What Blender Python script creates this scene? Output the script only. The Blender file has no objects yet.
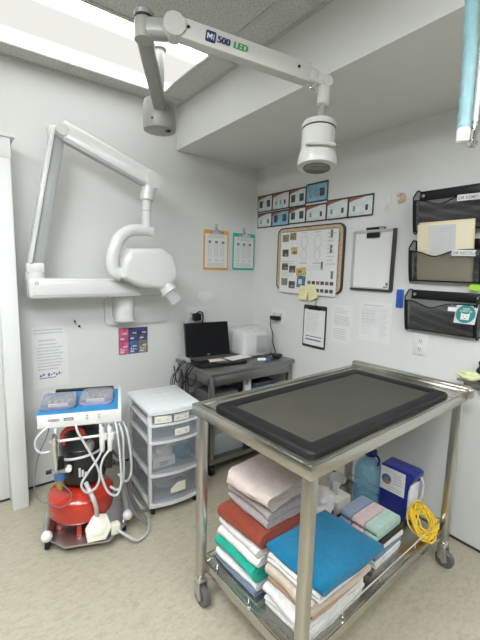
import bpy, bmesh, math, random
from mathutils import Vector, Matrix, noise
random.seed(7)
COL = bpy.context.scene.collection
PI = math.pi
def R(d): return math.radians(d)

# ------------------------------------------------------------------ materials
MATS = {}
def mat(name, color, rough=.5, metal=0, **k):
    m = bpy.data.materials.new(name); m.use_nodes = True
    nt = m.node_tree; b = nt.nodes['Principled BSDF']
    b.inputs['Base Color'].default_value = (*color, 1)
    b.inputs['Roughness'].default_value = rough
    b.inputs['Metallic'].default_value = metal
    if 'spec' in k: b.inputs['Specular IOR Level'].default_value = k['spec']
    if 'coat' in k: b.inputs['Coat Weight'].default_value = k['coat']
    if 'sheen' in k:
        b.inputs['Sheen Weight'].default_value = k['sheen']
    N, L = nt.nodes, nt.links
    tc = N.new('ShaderNodeTexCoord')
    def noise_(scale, detail=4, stretch=None):
        n = N.new('ShaderNodeTexNoise'); n.inputs['Scale'].default_value = scale; n.inputs['Detail'].default_value = detail
        if stretch:
            mp = N.new('ShaderNodeMapping'); mp.inputs['Scale'].default_value = stretch
            L.new(tc.outputs['Object'], mp.inputs['Vector']); L.new(mp.outputs[0], n.inputs['Vector'])
        else: L.new(tc.outputs['Object'], n.inputs['Vector'])
        return n
    if 'var' in k:      # (scale, amount[, stretch]) gentle colour variation of the thing itself
        v = k['var']; n = noise_(v[0], 5, v[2] if len(v) > 2 else None)
        r = N.new('ShaderNodeValToRGB'); a = v[1]
        r.color_ramp.elements[0].position = .3; r.color_ramp.elements[1].position = .7
        r.color_ramp.elements[0].color = (*[c*(1-a) for c in color], 1)
        r.color_ramp.elements[1].color = (*[min(1, c*(1+a)) for c in color], 1)
        L.new(n.outputs['Fac'], r.inputs['Fac']); L.new(r.outputs['Color'], b.inputs['Base Color'])
    if 'bump' in k:     # (scale, strength, distance[, stretch])
        v = k['bump']; n = noise_(v[0], 6, v[3] if len(v) > 3 else None)
        bp = N.new('ShaderNodeBump'); bp.inputs['Strength'].default_value = v[1]; bp.inputs['Distance'].default_value = v[2]
        L.new(n.outputs['Fac'], bp.inputs['Height']); L.new(bp.outputs[0], b.inputs['Normal'])
    if 'see' in k:      # see-through fraction
        t = N.new('ShaderNodeBsdfTransparent'); t.inputs['Color'].default_value = (*k.get('tint', (1, 1, 1)), 1)
        mx = N.new('ShaderNodeMixShader'); mx.inputs['Fac'].default_value = k['see']
        L.new(b.outputs[0], mx.inputs[1]); L.new(t.outputs[0], mx.inputs[2])
        L.new(mx.outputs[0], N['Material Output'].inputs['Surface'])
    MATS[name] = m
    return m

mat('wall_paint', (.655, .66, .645), .55, var=(1.2, .015), bump=(90, .08, .002))
mat('wall_unseen_dark', (.12, .118, .112), .6, var=(1.5, .03))  # unseen walls made dark so less light bounces up under the soffit
mat('wall_panel', (.665, .67, .66), .45, var=(1.5, .012), bump=(60, .05, .002))
mat('tbar_paint', (.48, .48, .455), .45, var=(2, .02))
mat('trim_paint', (.70, .71, .705), .4, var=(2, .01))
mat('cabinet_white', (.78, .78, .77), .35, var=(2, .01))
mat('gap_dark', (.03, .03, .028), .8, var=(5, .1))
mat('steel_dull', (.30, .30, .29), .3, 1, var=(6, .07, (1, 14, 14)))
mat('steel', (.50, .485, .445), .24, 1, var=(6, .07, (1, 14, 14)), bump=(160, .04, .001, (1, 30, 30)))
mat('steel_tube', (.50, .485, .45), .3, 1, var=(5, .08, (8, 8, 1)))
mat('chrome', (.75, .75, .75), .14, 1, var=(8, .04))
mat('silver_plastic', (.42, .43, .43), .4, var=(6, .04))
mat('alu', (.55, .56, .57), .35, 1, var=(8, .05))
mat('rubber_black', (.010, .0105, .011), .5, spec=.25, var=(20, .15))
mat('rubber_grey', (.060, .057, .049), .62, spec=.25, var=(7, .06), bump=(400, .15, .001))
mat('plastic_black', (.010, .010, .012), .35, spec=.3, var=(9, .1))
mat('screen_black', (.005, .005, .007), .3, spec=.2, var=(3, .1))
mat('caster_grey', (.10, .10, .10), .45, var=(9, .1))
mat('plastic_white', (.70, .70, .69), .28, var=(4, .01))
mat('plastic_cream', (.72, .69, .60), .4, var=(5, .04))
mat('xray_white', (.66, .665, .655), .22, var=(3, .012), coat=.3)
mat('xray_grey', (.36, .375, .37), .3, var=(3, .02))
mat('lamp_white', (.52, .52, .495), .3, var=(3, .012))
mat('lamp_grey', (.30, .30, .285), .35, var=(3, .02))
mat('lens_glass', (.06, .06, .06), .08, var=(3, .1))
mat('paper', (.71, .71, .70), .7, var=(8, .015))
mat('paper_grey', (.58, .59, .60), .7, var=(8, .02))
mat('ink', (.16, .16, .18), .7, var=(40, .2))
mat('ink_light', (.52, .53, .56), .7, var=(40, .1))
mat('ink_blue', (.10, .13, .30), .7, var=(40, .2))
mat('manila', (.72, .62, .42), .65, var=(6, .04))
mat('manila_pale', (.76, .69, .52), .65, var=(6, .03))
mat('clip_orange', (.75, .36, .07), .4, var=(5, .04))
mat('clip_teal', (.02, .42, .36), .4, var=(5, .04))
mat('cork', (.50, .38, .25), .8, var=(60, .2))
mat('frame_dark', (.035, .03, .027), .4, var=(6, .1))
mat('yellow_note', (.78, .72, .38), .7, var=(6, .03))
mat('photo_dark', (.06, .06, .065), .4, var=(60, .6))
mat('photo_green', (.16, .21, .15), .4, var=(60, .5))
mat('photo_brown', (.25, .20, .13), .4, var=(50, .5))
mat('photo_yellow', (.50, .40, .12), .4, var=(50, .4))
mat('photo_blue', (.06, .16, .28), .4, var=(30, .4))
mat('card_rust', (.27, .10, .05), .45, var=(20, .2))
mat('card_pale', (.62, .66, .66), .4, var=(18, .12))
mat('card_blue', (.20, .40, .55), .35, var=(14, .25))
mat('card_fig', (.20, .33, .42), .4, var=(60, .5))
mat('blue_plastic', (.012, .022, .20), .35, var=(5, .05))
mat('blue_marker', (.02, .10, .45), .4, var=(5, .05))
mat('blue_cap', (.01, .015, .15), .35, var=(5, .05))
mat('tray_paper', (.025, .22, .46), .6, var=(14, .05), bump=(200, .1, .001))
mat('green_tag', (.36, .62, .05), .6, var=(5, .04))
mat('sticker_teal', (.01, .19, .19), .4, var=(5, .05))
mat('logo_navy', (.015, .02, .12), .4, var=(5, .05))
mat('logo_green', (.02, .26, .08), .4, var=(5, .05))
mat('red_paint', (.46, .028, .012), .25, var=(4, .05), coat=.5)
mat('motor_black', (.012, .012, .013), .28, var=(6, .15))
mat('hose_grey', (.50, .52, .53), .4, var=(8, .04))
mat('hose_dark', (.14, .14, .15), .5, var=(8, .08))
mat('hose_teal', (.24, .42, .46), .35, var=(20, .1), see=.15)
mat('tube_white', (.75, .75, .73), .35, var=(8, .02))
mat('tubing_yellow', (.75, .50, .02), .4, var=(8, .06))
mat('pouch_pink', (.66, .10, .22), .5, var=(20, .5))
mat('pouch_navy', (.05, .06, .16), .5, var=(30, .7))
mat('pouch_blue', (.05, .12, .30), .5, var=(40, .7))
mat('pouch_olive', (.22, .20, .14), .5, var=(40, .7))
mat('brass', (.55, .36, .13), .35, 1, var=(6, .1))
mat('filter_blue', (.04, .14, .35), .4, var=(6, .1))
mat('clear', (.70, .74, .76), .08, var=(8, .05), see=.72)
mat('clear_cover', (.72, .73, .74), .2, var=(12, .12), see=.72, bump=(18, .5, .01))
mat('clear_blue', (.26, .54, .72), .1, var=(10, .2), see=.64, tint=(.75, .9, 1), bump=(40, .3, .004))
mat('drawer_clear', (.34, .37, .41), .22, var=(6, .06), see=.74)
mat('bin_clear', (.42, .45, .46), .2, var=(6, .06), see=.4)
mat('tray_lid', (.40, .40, .45), .12, var=(30, .12), see=.62)
mat('tray_body', (.30, .26, .40), .35, var=(30, .25))
mat('tray_body_blue', (.16, .19, .30), .35, var=(30, .25))
mat('drawer_white', (.68, .69, .71), .35, var=(4, .01))
mat('blue_bag', (.03, .16, .30), .5, var=(20, .2))
for n_, c_ in dict(towel_pink=(.62, .52, .48), towel_grey=(.34, .30, .29), towel_rust=(.24, .045, .025),
                   towel_white=(.66, .65, .64), towel_green=(.01, .36, .26), towel_slate=(.17, .22, .30),
                   towel_blue=(.003, .135, .26), towel_beige=(.50, .42, .35), towel_tan=(.38, .25, .16),
                   towel_maroon=(.13, .02, .022), cloth_pink=(.58, .44, .43), cloth_mint=(.38, .53, .46), cloth_blue=(.24, .30, .40),
                   bag_lime=(.62, .64, .38)).items():
    mat(n_, c_, .92, var=(35, .09), bump=(170, .7, .006), sheen=.15, spec=.2)

def floor_mat():
    m = mat('vinyl_floor', (.53, .47, .36), .42)
    nt = m.node_tree; N, L = nt.nodes, nt.links; b = N['Principled BSDF']
    tc = N.new('ShaderNodeTexCoord')
    def nz(s, d, st=(1, 1, 1), rz=0):
        mp = N.new('ShaderNodeMapping'); mp.inputs['Scale'].default_value = st; mp.inputs['Rotation'].default_value = (0, 0, rz)
        n = N.new('ShaderNodeTexNoise'); n.inputs['Scale'].default_value = s; n.inputs['Detail'].default_value = d
        n.inputs['Distortion'].default_value = .8
        L.new(tc.outputs['Object'], mp.inputs['Vector']); L.new(mp.outputs[0], n.inputs['Vector']); return n
    a = nz(24, 6, (1, 2.2, 1), .6); c = nz(90, 5)
    r = N.new('ShaderNodeValToRGB'); e = r.color_ramp.elements
    e[0].position = .36; e[0].color = (.33, .295, .222, 1); e[1].position = .66; e[1].color = (.425, .388, .305, 1)
    e2 = r.color_ramp.elements.new(.5); e2.color = (.388, .352, .272, 1)
    mx = N.new('ShaderNodeMix'); mx.data_type = 'FLOAT'; mx.inputs['Factor'].default_value = .4
    L.new(a.outputs['Fac'], mx.inputs['A']); L.new(c.outputs['Fac'], mx.inputs['B'])
    L.new(mx.outputs['Result'], r.inputs['Fac']); L.new(r.outputs['Color'], b.inputs['Base Color'])
    return m
floor_mat()

def tile_mat():
    m = mat('ceiling_tile', (.62, .62, .58), .9, bump=(70, .7, .006))
    nt = m.node_tree; N, L = nt.nodes, nt.links; b = N['Principled BSDF']
    tc = N.new('ShaderNodeTexCoord')
    n = N.new('ShaderNodeTexNoise'); n.inputs['Scale'].default_value = 130; n.inputs['Detail'].default_value = 3
    L.new(tc.outputs['Object'], n.inputs['Vector'])
    r = N.new('ShaderNodeValToRGB'); e = r.color_ramp.elements
    e[0].position = .34; e[0].color = (.36, .36, .345, 1); e[1].position = .5; e[1].color = (.60, .60, .57, 1)
    L.new(n.outputs['Fac'], r.inputs['Fac']); L.new(r.outputs['Color'], b.inputs['Base Color'])
tile_mat()

def mesh_mat():
    # woven steel mesh: open squares between black wires
    m = mat('wire_mesh', (.018, .018, .02), .45)
    nt = m.node_tree; N, L = nt.nodes, nt.links; b = N['Principled BSDF']
    tc = N.new('ShaderNodeTexCoord'); sp = N.new('ShaderNodeSeparateXYZ'); L.new(tc.outputs['Object'], sp.inputs[0])
    def stripe(out):
        mu = N.new('ShaderNodeMath'); mu.operation = 'MULTIPLY'; mu.inputs[1].default_value = 1/.0042; L.new(out, mu.inputs[0])
        fr = N.new('ShaderNodeMath'); fr.operation = 'FRACT'; L.new(mu.outputs[0], fr.inputs[0])
        gt = N.new('ShaderNodeMath'); gt.operation = 'GREATER_THAN'; gt.inputs[1].default_value = .29; L.new(fr.outputs[0], gt.inputs[0]); return gt
    a, c = N.new('ShaderNodeMath'), N.new('ShaderNodeMath')
    a.operation = 'ADD'; L.new(sp.outputs['X'], a.inputs[0]); L.new(sp.outputs['Y'], a.inputs[1])
    s1, s2 = stripe(a.outputs[0]), stripe(sp.outputs['Z'])
    c.operation = 'MULTIPLY'; L.new(s1.outputs[0], c.inputs[0]); L.new(s2.outputs[0], c.inputs[1])
    t = N.new('ShaderNodeBsdfTransparent'); mx = N.new('ShaderNodeMixShader')
    L.new(c.outputs[0], mx.inputs['Fac']); L.new(b.outputs[0], mx.inputs[1]); L.new(t.outputs[0], mx.inputs[2])
    L.new(mx.outputs[0], N['Material Output'].inputs['Surface'])
mesh_mat()

def lens_mat(name, mid, edge, c0=(1, .975, .90), c1=(.96, 1, 1)):
    # fluorescent lens: two tubes run along the long sides behind it
    m = bpy.data.materials.new(name); m.use_nodes = True
    nt = m.node_tree; N, L = nt.nodes, nt.links; N.clear()
    out = N.new('ShaderNodeOutputMaterial'); em = N.new('ShaderNodeEmission'); L.new(em.outputs[0], out.inputs['Surface'])
    tc = N.new('ShaderNodeTexCoord'); sp = N.new('ShaderNodeSeparateXYZ'); L.new(tc.outputs['Object'], sp.inputs[0])
    ab = N.new('ShaderNodeMath'); ab.operation = 'ABSOLUTE'; L.new(sp.outputs['Y'], ab.inputs[0])
    mr = N.new('ShaderNodeMapRange'); mr.interpolation_type = 'SMOOTHSTEP'
    mr.inputs['From Min'].default_value = .13; mr.inputs['From Max'].default_value = .30
    mr.inputs['To Min'].default_value = mid; mr.inputs['To Max'].default_value = edge
    L.new(ab.outputs[0], mr.inputs['Value']); L.new(mr.outputs[0], em.inputs['Strength'])
    cr = N.new('ShaderNodeMapRange'); cr.inputs['From Max'].default_value = .27; L.new(ab.outputs[0], cr.inputs['Value'])
    rp = N.new('ShaderNodeValToRGB'); rp.color_ramp.elements[0].color = (*c0, 1); rp.color_ramp.elements[1].color = (*c1, 1)
    L.new(cr.outputs[0], rp.inputs['Fac']); L.new(rp.outputs['Color'], em.inputs['Color'])
    MATS[name] = m
lens_mat('light_lens', .72, 6.3)
lens_mat('fill_lens', 23, 30, (.925, .965, .965), (.925, .97, .975))  # far stronger lens for the added out-of-view panels that light the room

# ------------------------------------------------------------------ mesh builder
def spline(pts, n=6, closed=False):
    P = [Vector(p) for p in pts]; out = []
    m = len(P)
    for i in range(m if closed else m-1):
        g = (lambda k: P[k % m]) if closed else (lambda k: P[max(0, min(m-1, k))])
        p0, p1, p2, p3 = g(i-1), g(i), g(i+1), g(i+2)
        for j in range(n):
            t = j/n
            out.append(.5*((2*p1)+(-p0+p2)*t+(2*p0-5*p1+4*p2-p3)*t*t+(-p0+3*p1-3*p2+p3)*t**3))
    if not closed: out.append(P[-1].copy())
    return out

class MB:
    def __init__(s): s.bm = bmesh.new(); s.mats = []; s.M = Matrix.Identity(4)
    def mi(s, m):
        if m not in s.mats: s.mats.append(m)
        return s.mats.index(m)
    def _fin(s, faces, m, smooth=False):
        i = s.mi(m)
        for f in faces: f.material_index = i; f.smooth = smooth
    def poly(s, vs, fs, m, smooth=False):
        V = [s.bm.verts.new(s.M @ Vector(v)) for v in vs]; F = []
        for f in fs:
            try: F.append(s.bm.faces.new([V[k] for k in f]))
            except ValueError: pass
        s._fin(F, m, smooth); return F
    def box(s, x0, x1, y0, y1, z0, z1, m, bev=0, seg=2):
        vs = [(x, y, z) for x in (x0, x1) for y in (y0, y1) for z in (z0, z1)]
        fs = [(0, 1, 3, 2), (4, 6, 7, 5), (0, 4, 5, 1), (2, 3, 7, 6), (0, 2, 6, 4), (1, 5, 7, 3)]
        F = s.poly(vs, fs, m)
        s._bev(F, bev, seg, m); return s
    def _bev(s, F, bev, seg, m):
        if bev <= 0: return
        es = list({e for f in F for e in f.edges})
        r = bmesh.ops.bevel(s.bm, geom=es, offset=bev, segments=seg, profile=.5, affect='EDGES', clamp_overlap=True)
        i = s.mi(m)
        for f in r['faces']: f.material_index = i; f.smooth = True
    def prism(s, pts, a, b, m, axis='y', bev=0, seg=2, smooth=False):
        # polygon in the plane across `axis`, pushed from a to b
        def mk(p, t): return {'y': (p[0], t, p[1]), 'z': (p[0], p[1], t), 'x': (t, p[0], p[1])}[axis]
        n = len(pts); vs = [mk(p, a) for p in pts]+[mk(p, b) for p in pts]
        F = s.poly(vs, [tuple(range(n-1, -1, -1)), tuple(range(n, 2*n))], m)
        sides = []
        V = [v for f in F for v in f.verts]
        base, top = list(F[0].verts)[::-1], list(F[1].verts)
        for i in range(n):
            j = (i+1) % n
            sides.append(s.bm.faces.new([base[i], base[j], top[j], top[i]]))
        s._fin(sides, m, smooth)
        if bev > 0:
            es = [e for f in F for e in f.edges]
            r = bmesh.ops.bevel(s.bm, geom=list(set(es)), offset=bev, segments=seg, profile=.5, affect='EDGES', clamp_overlap=True)
            i = s.mi(m)
            for f in r['faces']: f.material_index = i; f.smooth = True
        return s
    def tube(s, pts, r, m, seg=8, closed=False, cap=True):
        P = [Vector(p) for p in pts]; n = len(P); rings = []
        up = Vector((0, 0, 1)); prev = None
        for i, p in enumerate(P):
            if closed: t = P[(i+1) % n]-P[i-1]
            else: t = P[min(n-1, i+1)]-P[max(0, i-1)]
            if t.length < 1e-9: t = Vector((0, 0, 1))
            t.normalize()
            if prev is None:
                a = t.cross(up)
                if a.length < .05: a = t.cross(Vector((1, 0, 0)))
            else: a = prev-t*prev.dot(t)
            a.normalize(); prev = a; b = t.cross(a)
            rr = r[i] if isinstance(r, (list, tuple)) else r
            rings.append([p+(a*math.cos(2*PI*k/seg)+b*math.sin(2*PI*k/seg))*rr for k in range(seg)])
        vs = [v for rg in rings for v in rg]; fs = []
        for i in range(n if closed else n-1):
            for k in range(seg):
                i2 = (i+1) % n; k2 = (k+1) % seg
                fs.append((i*seg+k, i*seg+k2, i2*seg+k2, i2*seg+k))
        if cap and not closed:
            fs.append(tuple(range(seg-1, -1, -1))); fs.append(tuple((n-1)*seg+k for k in range(seg)))
        s.poly(vs, fs, m, True); return s
    def cyl(s, p0, p1, r0, m, r1=None, seg=20):
        return s.tube([p0, p1], [r0, r0 if r1 is None else r1], m, seg)
    def bar(s, p0, p1, w, h, m, bev=0, up=(0, 0, 1), seg=2):
        # box along p0-p1, w sideways, h along `up`
        p0, p1 = Vector(p0), Vector(p1); d = p1-p0; L = d.length; d.normalize()
        sd = d.cross(Vector(up)); sd.normalize(); u = sd.cross(d)
        M0 = s.M.copy()
        s.M = M0 @ Matrix(((d.x, sd.x, u.x, p0.x), (d.y, sd.y, u.y, p0.y), (d.z, sd.z, u.z, p0.z), (0, 0, 0, 1)))
        s.box(0, L, -w/2, w/2, -h/2, h/2, m, bev, seg); s.M = M0; return s
    def lathe(s, prof, m, c=(0, 0, 0), seg=28, axis=None):
        M0 = s.M.copy(); A = Matrix.Translation(Vector(c))
        if axis is not None: A = A @ Vector((0, 0, 1)).rotation_difference(Vector(axis)).to_matrix().to_4x4()
        s.M = M0 @ A
        vs, fs = [], []; n = len(prof)
        for r, z in prof:
            for k in range(seg): vs.append((max(r, 1e-5)*math.cos(2*PI*k/seg), max(r, 1e-5)*math.sin(2*PI*k/seg), z))
        for i in range(n-1):
            for k in range(seg): fs.append((i*seg+k, i*seg+(k+1) % seg, (i+1)*seg+(k+1) % seg, (i+1)*seg+k))
        fs.append(tuple(range(seg-1, -1, -1))); fs.append(tuple((n-1)*seg+k for k in range(seg)))
        s.poly(vs, fs, m, True); s.M = M0; return s
    def ink(s, x0, x1, z0, z1, y, m):       # a printed patch on a sheet that faces -y
        s.poly([(x0, y, z0), (x1, y, z0), (x1, y, z1), (x0, y, z1)], [(0, 1, 2, 3)], m); return s
    def text(s, txt, x, z, y, size, m, align='LEFT', M=None):
        cu = bpy.data.curves.new('t', 'FONT'); cu.body = txt; cu.size = size; cu.align_x = align; cu.offset = size*.012
        o = bpy.data.objects.new('t', cu); COL.objects.link(o)
        bpy.context.view_layer.update()
        me = bpy.data.meshes.new_from_object(o.evaluated_get(bpy.context.evaluated_depsgraph_get()))
        bpy.data.objects.remove(o); bpy.data.curves.remove(cu)
        T = M if M is not None else Matrix.Translation((x, y, z)) @ Matrix.Rotation(PI/2, 4, 'X')
        vs = [T @ v.co for v in me.vertices]; fs = [tuple(p.vertices) for p in me.polygons]
        s.poly(vs, fs, m); bpy.data.meshes.remove(me); return s
    def build(s, name, parent=None, loc=(0, 0, 0), rz=0, sharp=38, rot=None):
        me = bpy.data.meshes.new(name)
        bmesh.ops.recalc_face_normals(s.bm, faces=[f for f in s.bm.faces if len(f.verts) > 0])
        s.bm.to_mesh(me); s.bm.free()
        for m in s.mats: me.materials.append(MATS[m])
        me.set_sharp_from_angle(angle=R(sharp))
        o = bpy.data.objects.new(name, me); COL.objects.link(o)
        if parent is not None: o.parent = parent
        o.location = loc; o.rotation_euler = rot if rot else (0, 0, rz)
        return o

def thing(name, label, cat, loc=(0, 0, 0), rz=0, group=None):
    o = bpy.data.objects.new(name, None); COL.objects.link(o); o.empty_display_size = .05
    o.location = loc; o.rotation_euler = (0, 0, rz)
    return tag(o, label, cat, group)
def tag(o, label, cat, group=None):
    o['label'] = label; o['category'] = cat
    if group: o['group'] = group
    return o
def struct(o): o['kind'] = 'structure'; return o
def dup(root, loc, rz, label):
    r = root.copy(); COL.objects.link(r); r.location = loc; r.rotation_euler = (0, 0, rz); r['label'] = label
    for ch in list(root.children):
        c = ch.copy(); COL.objects.link(c); c.parent = r
        for g in ch.children:
            d = g.copy(); COL.objects.link(d); d.parent = c
    return r

# ------------------------------------------------------------------ the room
HC, HS, SD = 2.585, 2.296, .77
XL, YF = -3.7, -4.5
b = MB(); b.box(XL, 0, YF, 0, -.1, 0, 'vinyl_floor'); struct(b.build('floor'))
b = MB(); b.box(XL-.1, .12, 0, .12, 0, HC+.12, 'wall_paint'); struct(b.build('wall_back'))
b = MB(); b.box(0, .12, YF, 0, 0, HC+.12, 'wall_panel'); struct(b.build('wall_right'))
b = MB(); b.box(XL-.1, XL, YF, 0, 0, HC+.12, 'wall_unseen_dark'); struct(b.build('wall_left'))
b = MB(); b.box(XL-.1, .12, YF-.12, YF, 0, HC+.12, 'wall_unseen_dark'); struct(b.build('wall_front'))
b = MB(); b.box(-SD, 0, YF, 0, HS, HC+.12, 'wall_paint'); struct(b.build('ceiling_soffit'))
# suspended ceiling: tiles between T-bars, openings for the troffer in view and the added fill panels
xs = [-SD, -.94, -2.16, -3.38, XL]; ys = [0, -.14, -.745, -1.355, -1.965, -2.575, -3.185, -3.795, -4.405, YF]
LIGHTS = {(1, 1), (2, 3), (2, 5), (1, 6)}
b = MB()
for i in range(len(xs)-1):
    for j in range(len(ys)-1):
        if (i, j) not in LIGHTS: b.box(xs[i+1], xs[i], ys[j+1], ys[j], HC, HC+.02, 'ceiling_tile')
b.box(XL, -SD, YF, 0, HC+.1, HC+.12, 'ceiling_tile')
struct(b.build('ceiling'))
b = MB()
for x in xs[1:-1]: b.box(x-.012, x+.012, YF, 0, HC-.004, HC-.0005, 'tbar_paint')
for y in ys[1:-1]: b.box(XL, -SD, y-.012, y+.012, HC-.0045, HC-.001, 'tbar_paint')
b.box(-SD-.022, -SD, YF, 0, HC-.004, HC-.0005, 'tbar_paint'); b.box(XL, -SD, -.022, 0, HC-.0045, HC-.001, 'tbar_paint')
struct(b.build('trim_1'))
b = MB(); b.box(-1.849, 0, -.006, 0, 0, .012, 'gap_dark'); struct(b.build('baseboard_back'))
b = MB(); b.box(-.006, 0, YF, -.006, 0, .012, 'gap_dark'); struct(b.build('baseboard_right'))
def troffer(i, j, lens, label):
    x0, x1, y0, y1 = xs[i+1]+.012, xs[i]-.012, ys[j+1]+.012, ys[j]-.012
    cx, cy = (x0+x1)/2, (y0+y1)/2; w, d = (x1-x0)/2, (y1-y0)/2
    t = thing('ceiling_light', label, 'ceiling light', (cx, cy, HC))
    m = MB(); m.box(-w, w, -d, d, .006, .010, lens); m.build('light_diffuser', t)
    m = MB()
    for s_ in (-1, 1):
        m.box(-w, w, s_*d-.004, s_*d+.004, 0, .03, 'trim_paint'); m.box(s_*w-.004, s_*w+.004, -d, d, 0, .03, 'trim_paint')
    m.build('light_frame', t)
troffer(1, 1, 'light_lens', 'long fluorescent ceiling panel along the back wall above the x-ray arm')
troffer(2, 3, 'fill_lens', 'added unseen fill panel above the doorway side of the cart')  # this panel and those below are added out of view as fill light
troffer(1, 6, 'fill_lens', 'added unseen fill panel behind the viewer in line with the lamp')
troffer(2, 5, 'fill_lens', 'added unseen fill panel over the door side of the room')
# door on the left with a deep casing
d1 = struct(bpy.data.objects.new('door_1', None)); COL.objects.link(d1)
b = MB(); b.box(-1.934, -1.849, -.2, 0, 0, 2.0, 'trim_paint', .004); b.box(-3.0, -2.915, -.2, 0, 0, 2.0, 'trim_paint', .004)
b.box(-3.0, -1.846, -.203, 0, 1.995, 2.10, 'trim_paint', .004); b.box(-3.02, -1.826, -.212, 0, 2.10, 2.118, 'trim_paint', .003)
b.build('door_casing', d1)
b = MB(); b.box(-2.915, -1.934, -.06, -.02, .012, 1.995, 'trim_paint', .002)
b.build('door_panel', d1)
b = MB(); b.box(-2.915, -1.934, -.062, -.02, 0, .011, 'gap_dark'); b.build('door_gap', d1)

# ------------------------------------------------------------------ sheets and boards on the walls
WB = -PI/2      # things on the right wall: local x runs to the right along it, -y faces the room
def on_back(x, z, y=0): return ((x, y, z), 0)
def on_right(y, z, x=-.001): return ((x, y, z), WB)

def lines(m, x0, x1, z0, z1, n, y, ink='ink_light', th=.35, ragged=.25):
    st = (z1-z0)/n
    for i in range(n):
        z = z1-(i+.5)*st
        m.ink(x0, x1-random.random()*ragged*(x1-x0), z-st*th/2, z+st*th/2, y, ink)
def sheet(m, x0, x1, z0, z1, y=0, t=.001, mt='paper'): m.box(x0, x1, y-t, y, z0, z1, mt)

m = MB(); sheet(m, -.096, .096, -.05, .05, 0); lines(m, -.085, .09, -.04, .042, 4, -.0013, 'ink_light', .45, .1)
l, r_ = on_back(-1.67, 1.002); tag(m.build('notice_paper', None, l, r_), 'top notice sheet on back wall, peeking out above a longer notice', 'paper')
m = MB(); sheet(m, -.104, .104, -.17, .17, 0)
lines(m, -.065, .05, .10, .15, 2, -.0013, 'ink_light', .4); lines(m, -.075, .075, -.06, .10, 8, -.0013, 'ink_light', .45)
for i in range(9): m.ink(-.066+i*.0155, -.055+i*.0155, -.098+(i % 3)*.006, -.084+(i % 2)*.008, -.0013, 'ink_blue')
lines(m, -.07, .03, -.115, -.10, 1, -.0013, 'ink_blue', .35)
l, r_ = on_back(-1.664, .829, -.0025); tag(m.build('notice_paper', None, l, r_), 'long typed notice with doodled bottom row above the instrument cart', 'paper')

m = MB(); w, h = .108, .096; sheet(m, -w, w, -h, h, 0, .003, 'pouch_navy')
cw = 2*w/3
for i in range(3):
    for j in range(2):
        x0 = -w+i*cw; z0 = -h+j*h
        c = [['pouch_pink', 'pouch_pink'], ['pouch_blue', 'pouch_navy'], ['pouch_olive', 'pouch_navy']][i][j]
        m.ink(x0+.003, x0+cw-.003, z0+.003, z0+h-.003, -.0034, c)
        m.ink(x0+.012, x0+cw*.55, z0+.012, z0+.024, -.0037, 'paper_grey'); m.ink(x0+cw*.4, x0+cw-.014, z0+.05, z0+.062, -.0037, 'ink_light')
        for q in range(3): m.ink(x0+.014+q*.016, x0+.024+q*.016, z0+.03, z0+.045-q*.004, -.0037, 'paper_grey' if j == 0 else 'ink')
l, r_ = on_back(-1.114, .911); tag(m.build('poster', None, l, r_), 'small dark six-panel poster in pink and navy under the x-ray mount', 'poster')
m = MB(); m.cyl((0, 0, .014), (0, -.012, .014), .006, 'plastic_black', seg=10); m.cyl((.028, 0, -.022), (.028, -.012, -.022), .007, 'plastic_black', seg=10)
m.tube([(0, -.01, .014), (0, -.016, 0), (.006, -.016, -.004)], .003, 'plastic_black', 6)
l, r_ = on_back(-1.512, 1.066, 0); tag(m.build('wall_hook', None, l, r_), 'tiny black hook and screw on the bare wall under the x-ray arm', 'hook')

def clipboard(name, label, w, h, board, fig, loc, rz, hook_h=.05, clipm='chrome'):
    t = thing(name, label, 'clipboard', loc, rz)
    m = MB(); pts = []
    for cx, cz, a0 in ((w/2-.012, h/2-.012, 0), (-w/2+.012, h/2-.012, 90), (-w/2+.012, -h/2+.012, 180), (w/2-.012, -h/2+.012, 270)):
        for k in range(5): a = R(a0+k*22.5); pts.append((cx+.012*math.cos(a), cz+.012*math.sin(a)))
    m.prism(pts, -.007, -.003, board); m.build('board', t)
    m = MB(); x0, x1, z0, z1 = -w*.45, w*.45, -h*.44, h*.40
    sheet(m, x0, x1, z0, z1, -.007, .002); fig(m, x0, x1, z0, z1, -.0093); m.build('paper_sheet', t)
    m = MB(); m.box(-w*.27, w*.27, -.016, -.007, h*.40, h*.47, clipm, .003); m.box(-w*.12, w*.12, -.02, -.009, h*.44, h*.5, clipm, .003)
    for s_ in (-1, 1): m.cyl((s_*w*.2, -.018, h*.42), (s_*w*.2, -.007, h*.42), .008, 'plastic_black' if clipm != 'chrome' else 'alu', seg=12)
    m.build('clip', t)
    m = MB(); m.box(-.012, .012, -.003, 0, h*.5-.005, h*.5+hook_h, 'clear', .002)
    m.tube(spline([(0, -.004, h*.5+.02), (0, -.012, h*.5), (0, -.022, h*.5-.006), (0, -.024, h*.5+.01)]), .003, 'clear', 6); m.build('hook', t)
    return t
def fig_anat(m, x0, x1, z0, z1, y):
    w, h = x1-x0, z1-z0
    lines(m, x0+.12*w, x1-.12*w, z1-.12*h, z1-.04*h, 2, y, 'ink_light', .45, .1)
    for k in range(3):
        a = x0+w*(.14+.27*k)
        m.ink(a, a+.02*w, z0+.3*h, z1-.22*h, y, 'ink_light'); m.ink(a+.14*w, a+.16*w, z0+.3*h, z1-.2*h, y, 'ink_light')
        lines(m, a+.03*w, a+.13*w, z0+.34*h, z1-.26*h, 6, y, 'ink_light', .3, .4)
    for s_ in (.2, .5, .8):
        m.ink(x0+(s_-.06)*w, x0+(s_+.06)*w, z1-.27*h, z1-.20*h, y, 'ink'); m.ink(x0+(s_-.05)*w, x0+(s_+.05)*w, z0+.2*h, z0+.25*h, y, 'ink_light')
    lines(m, x0+.08*w, x1-.08*w, z0+.03*h, z0+.15*h, 3, y, 'ink_light', .4, .05)
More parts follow.
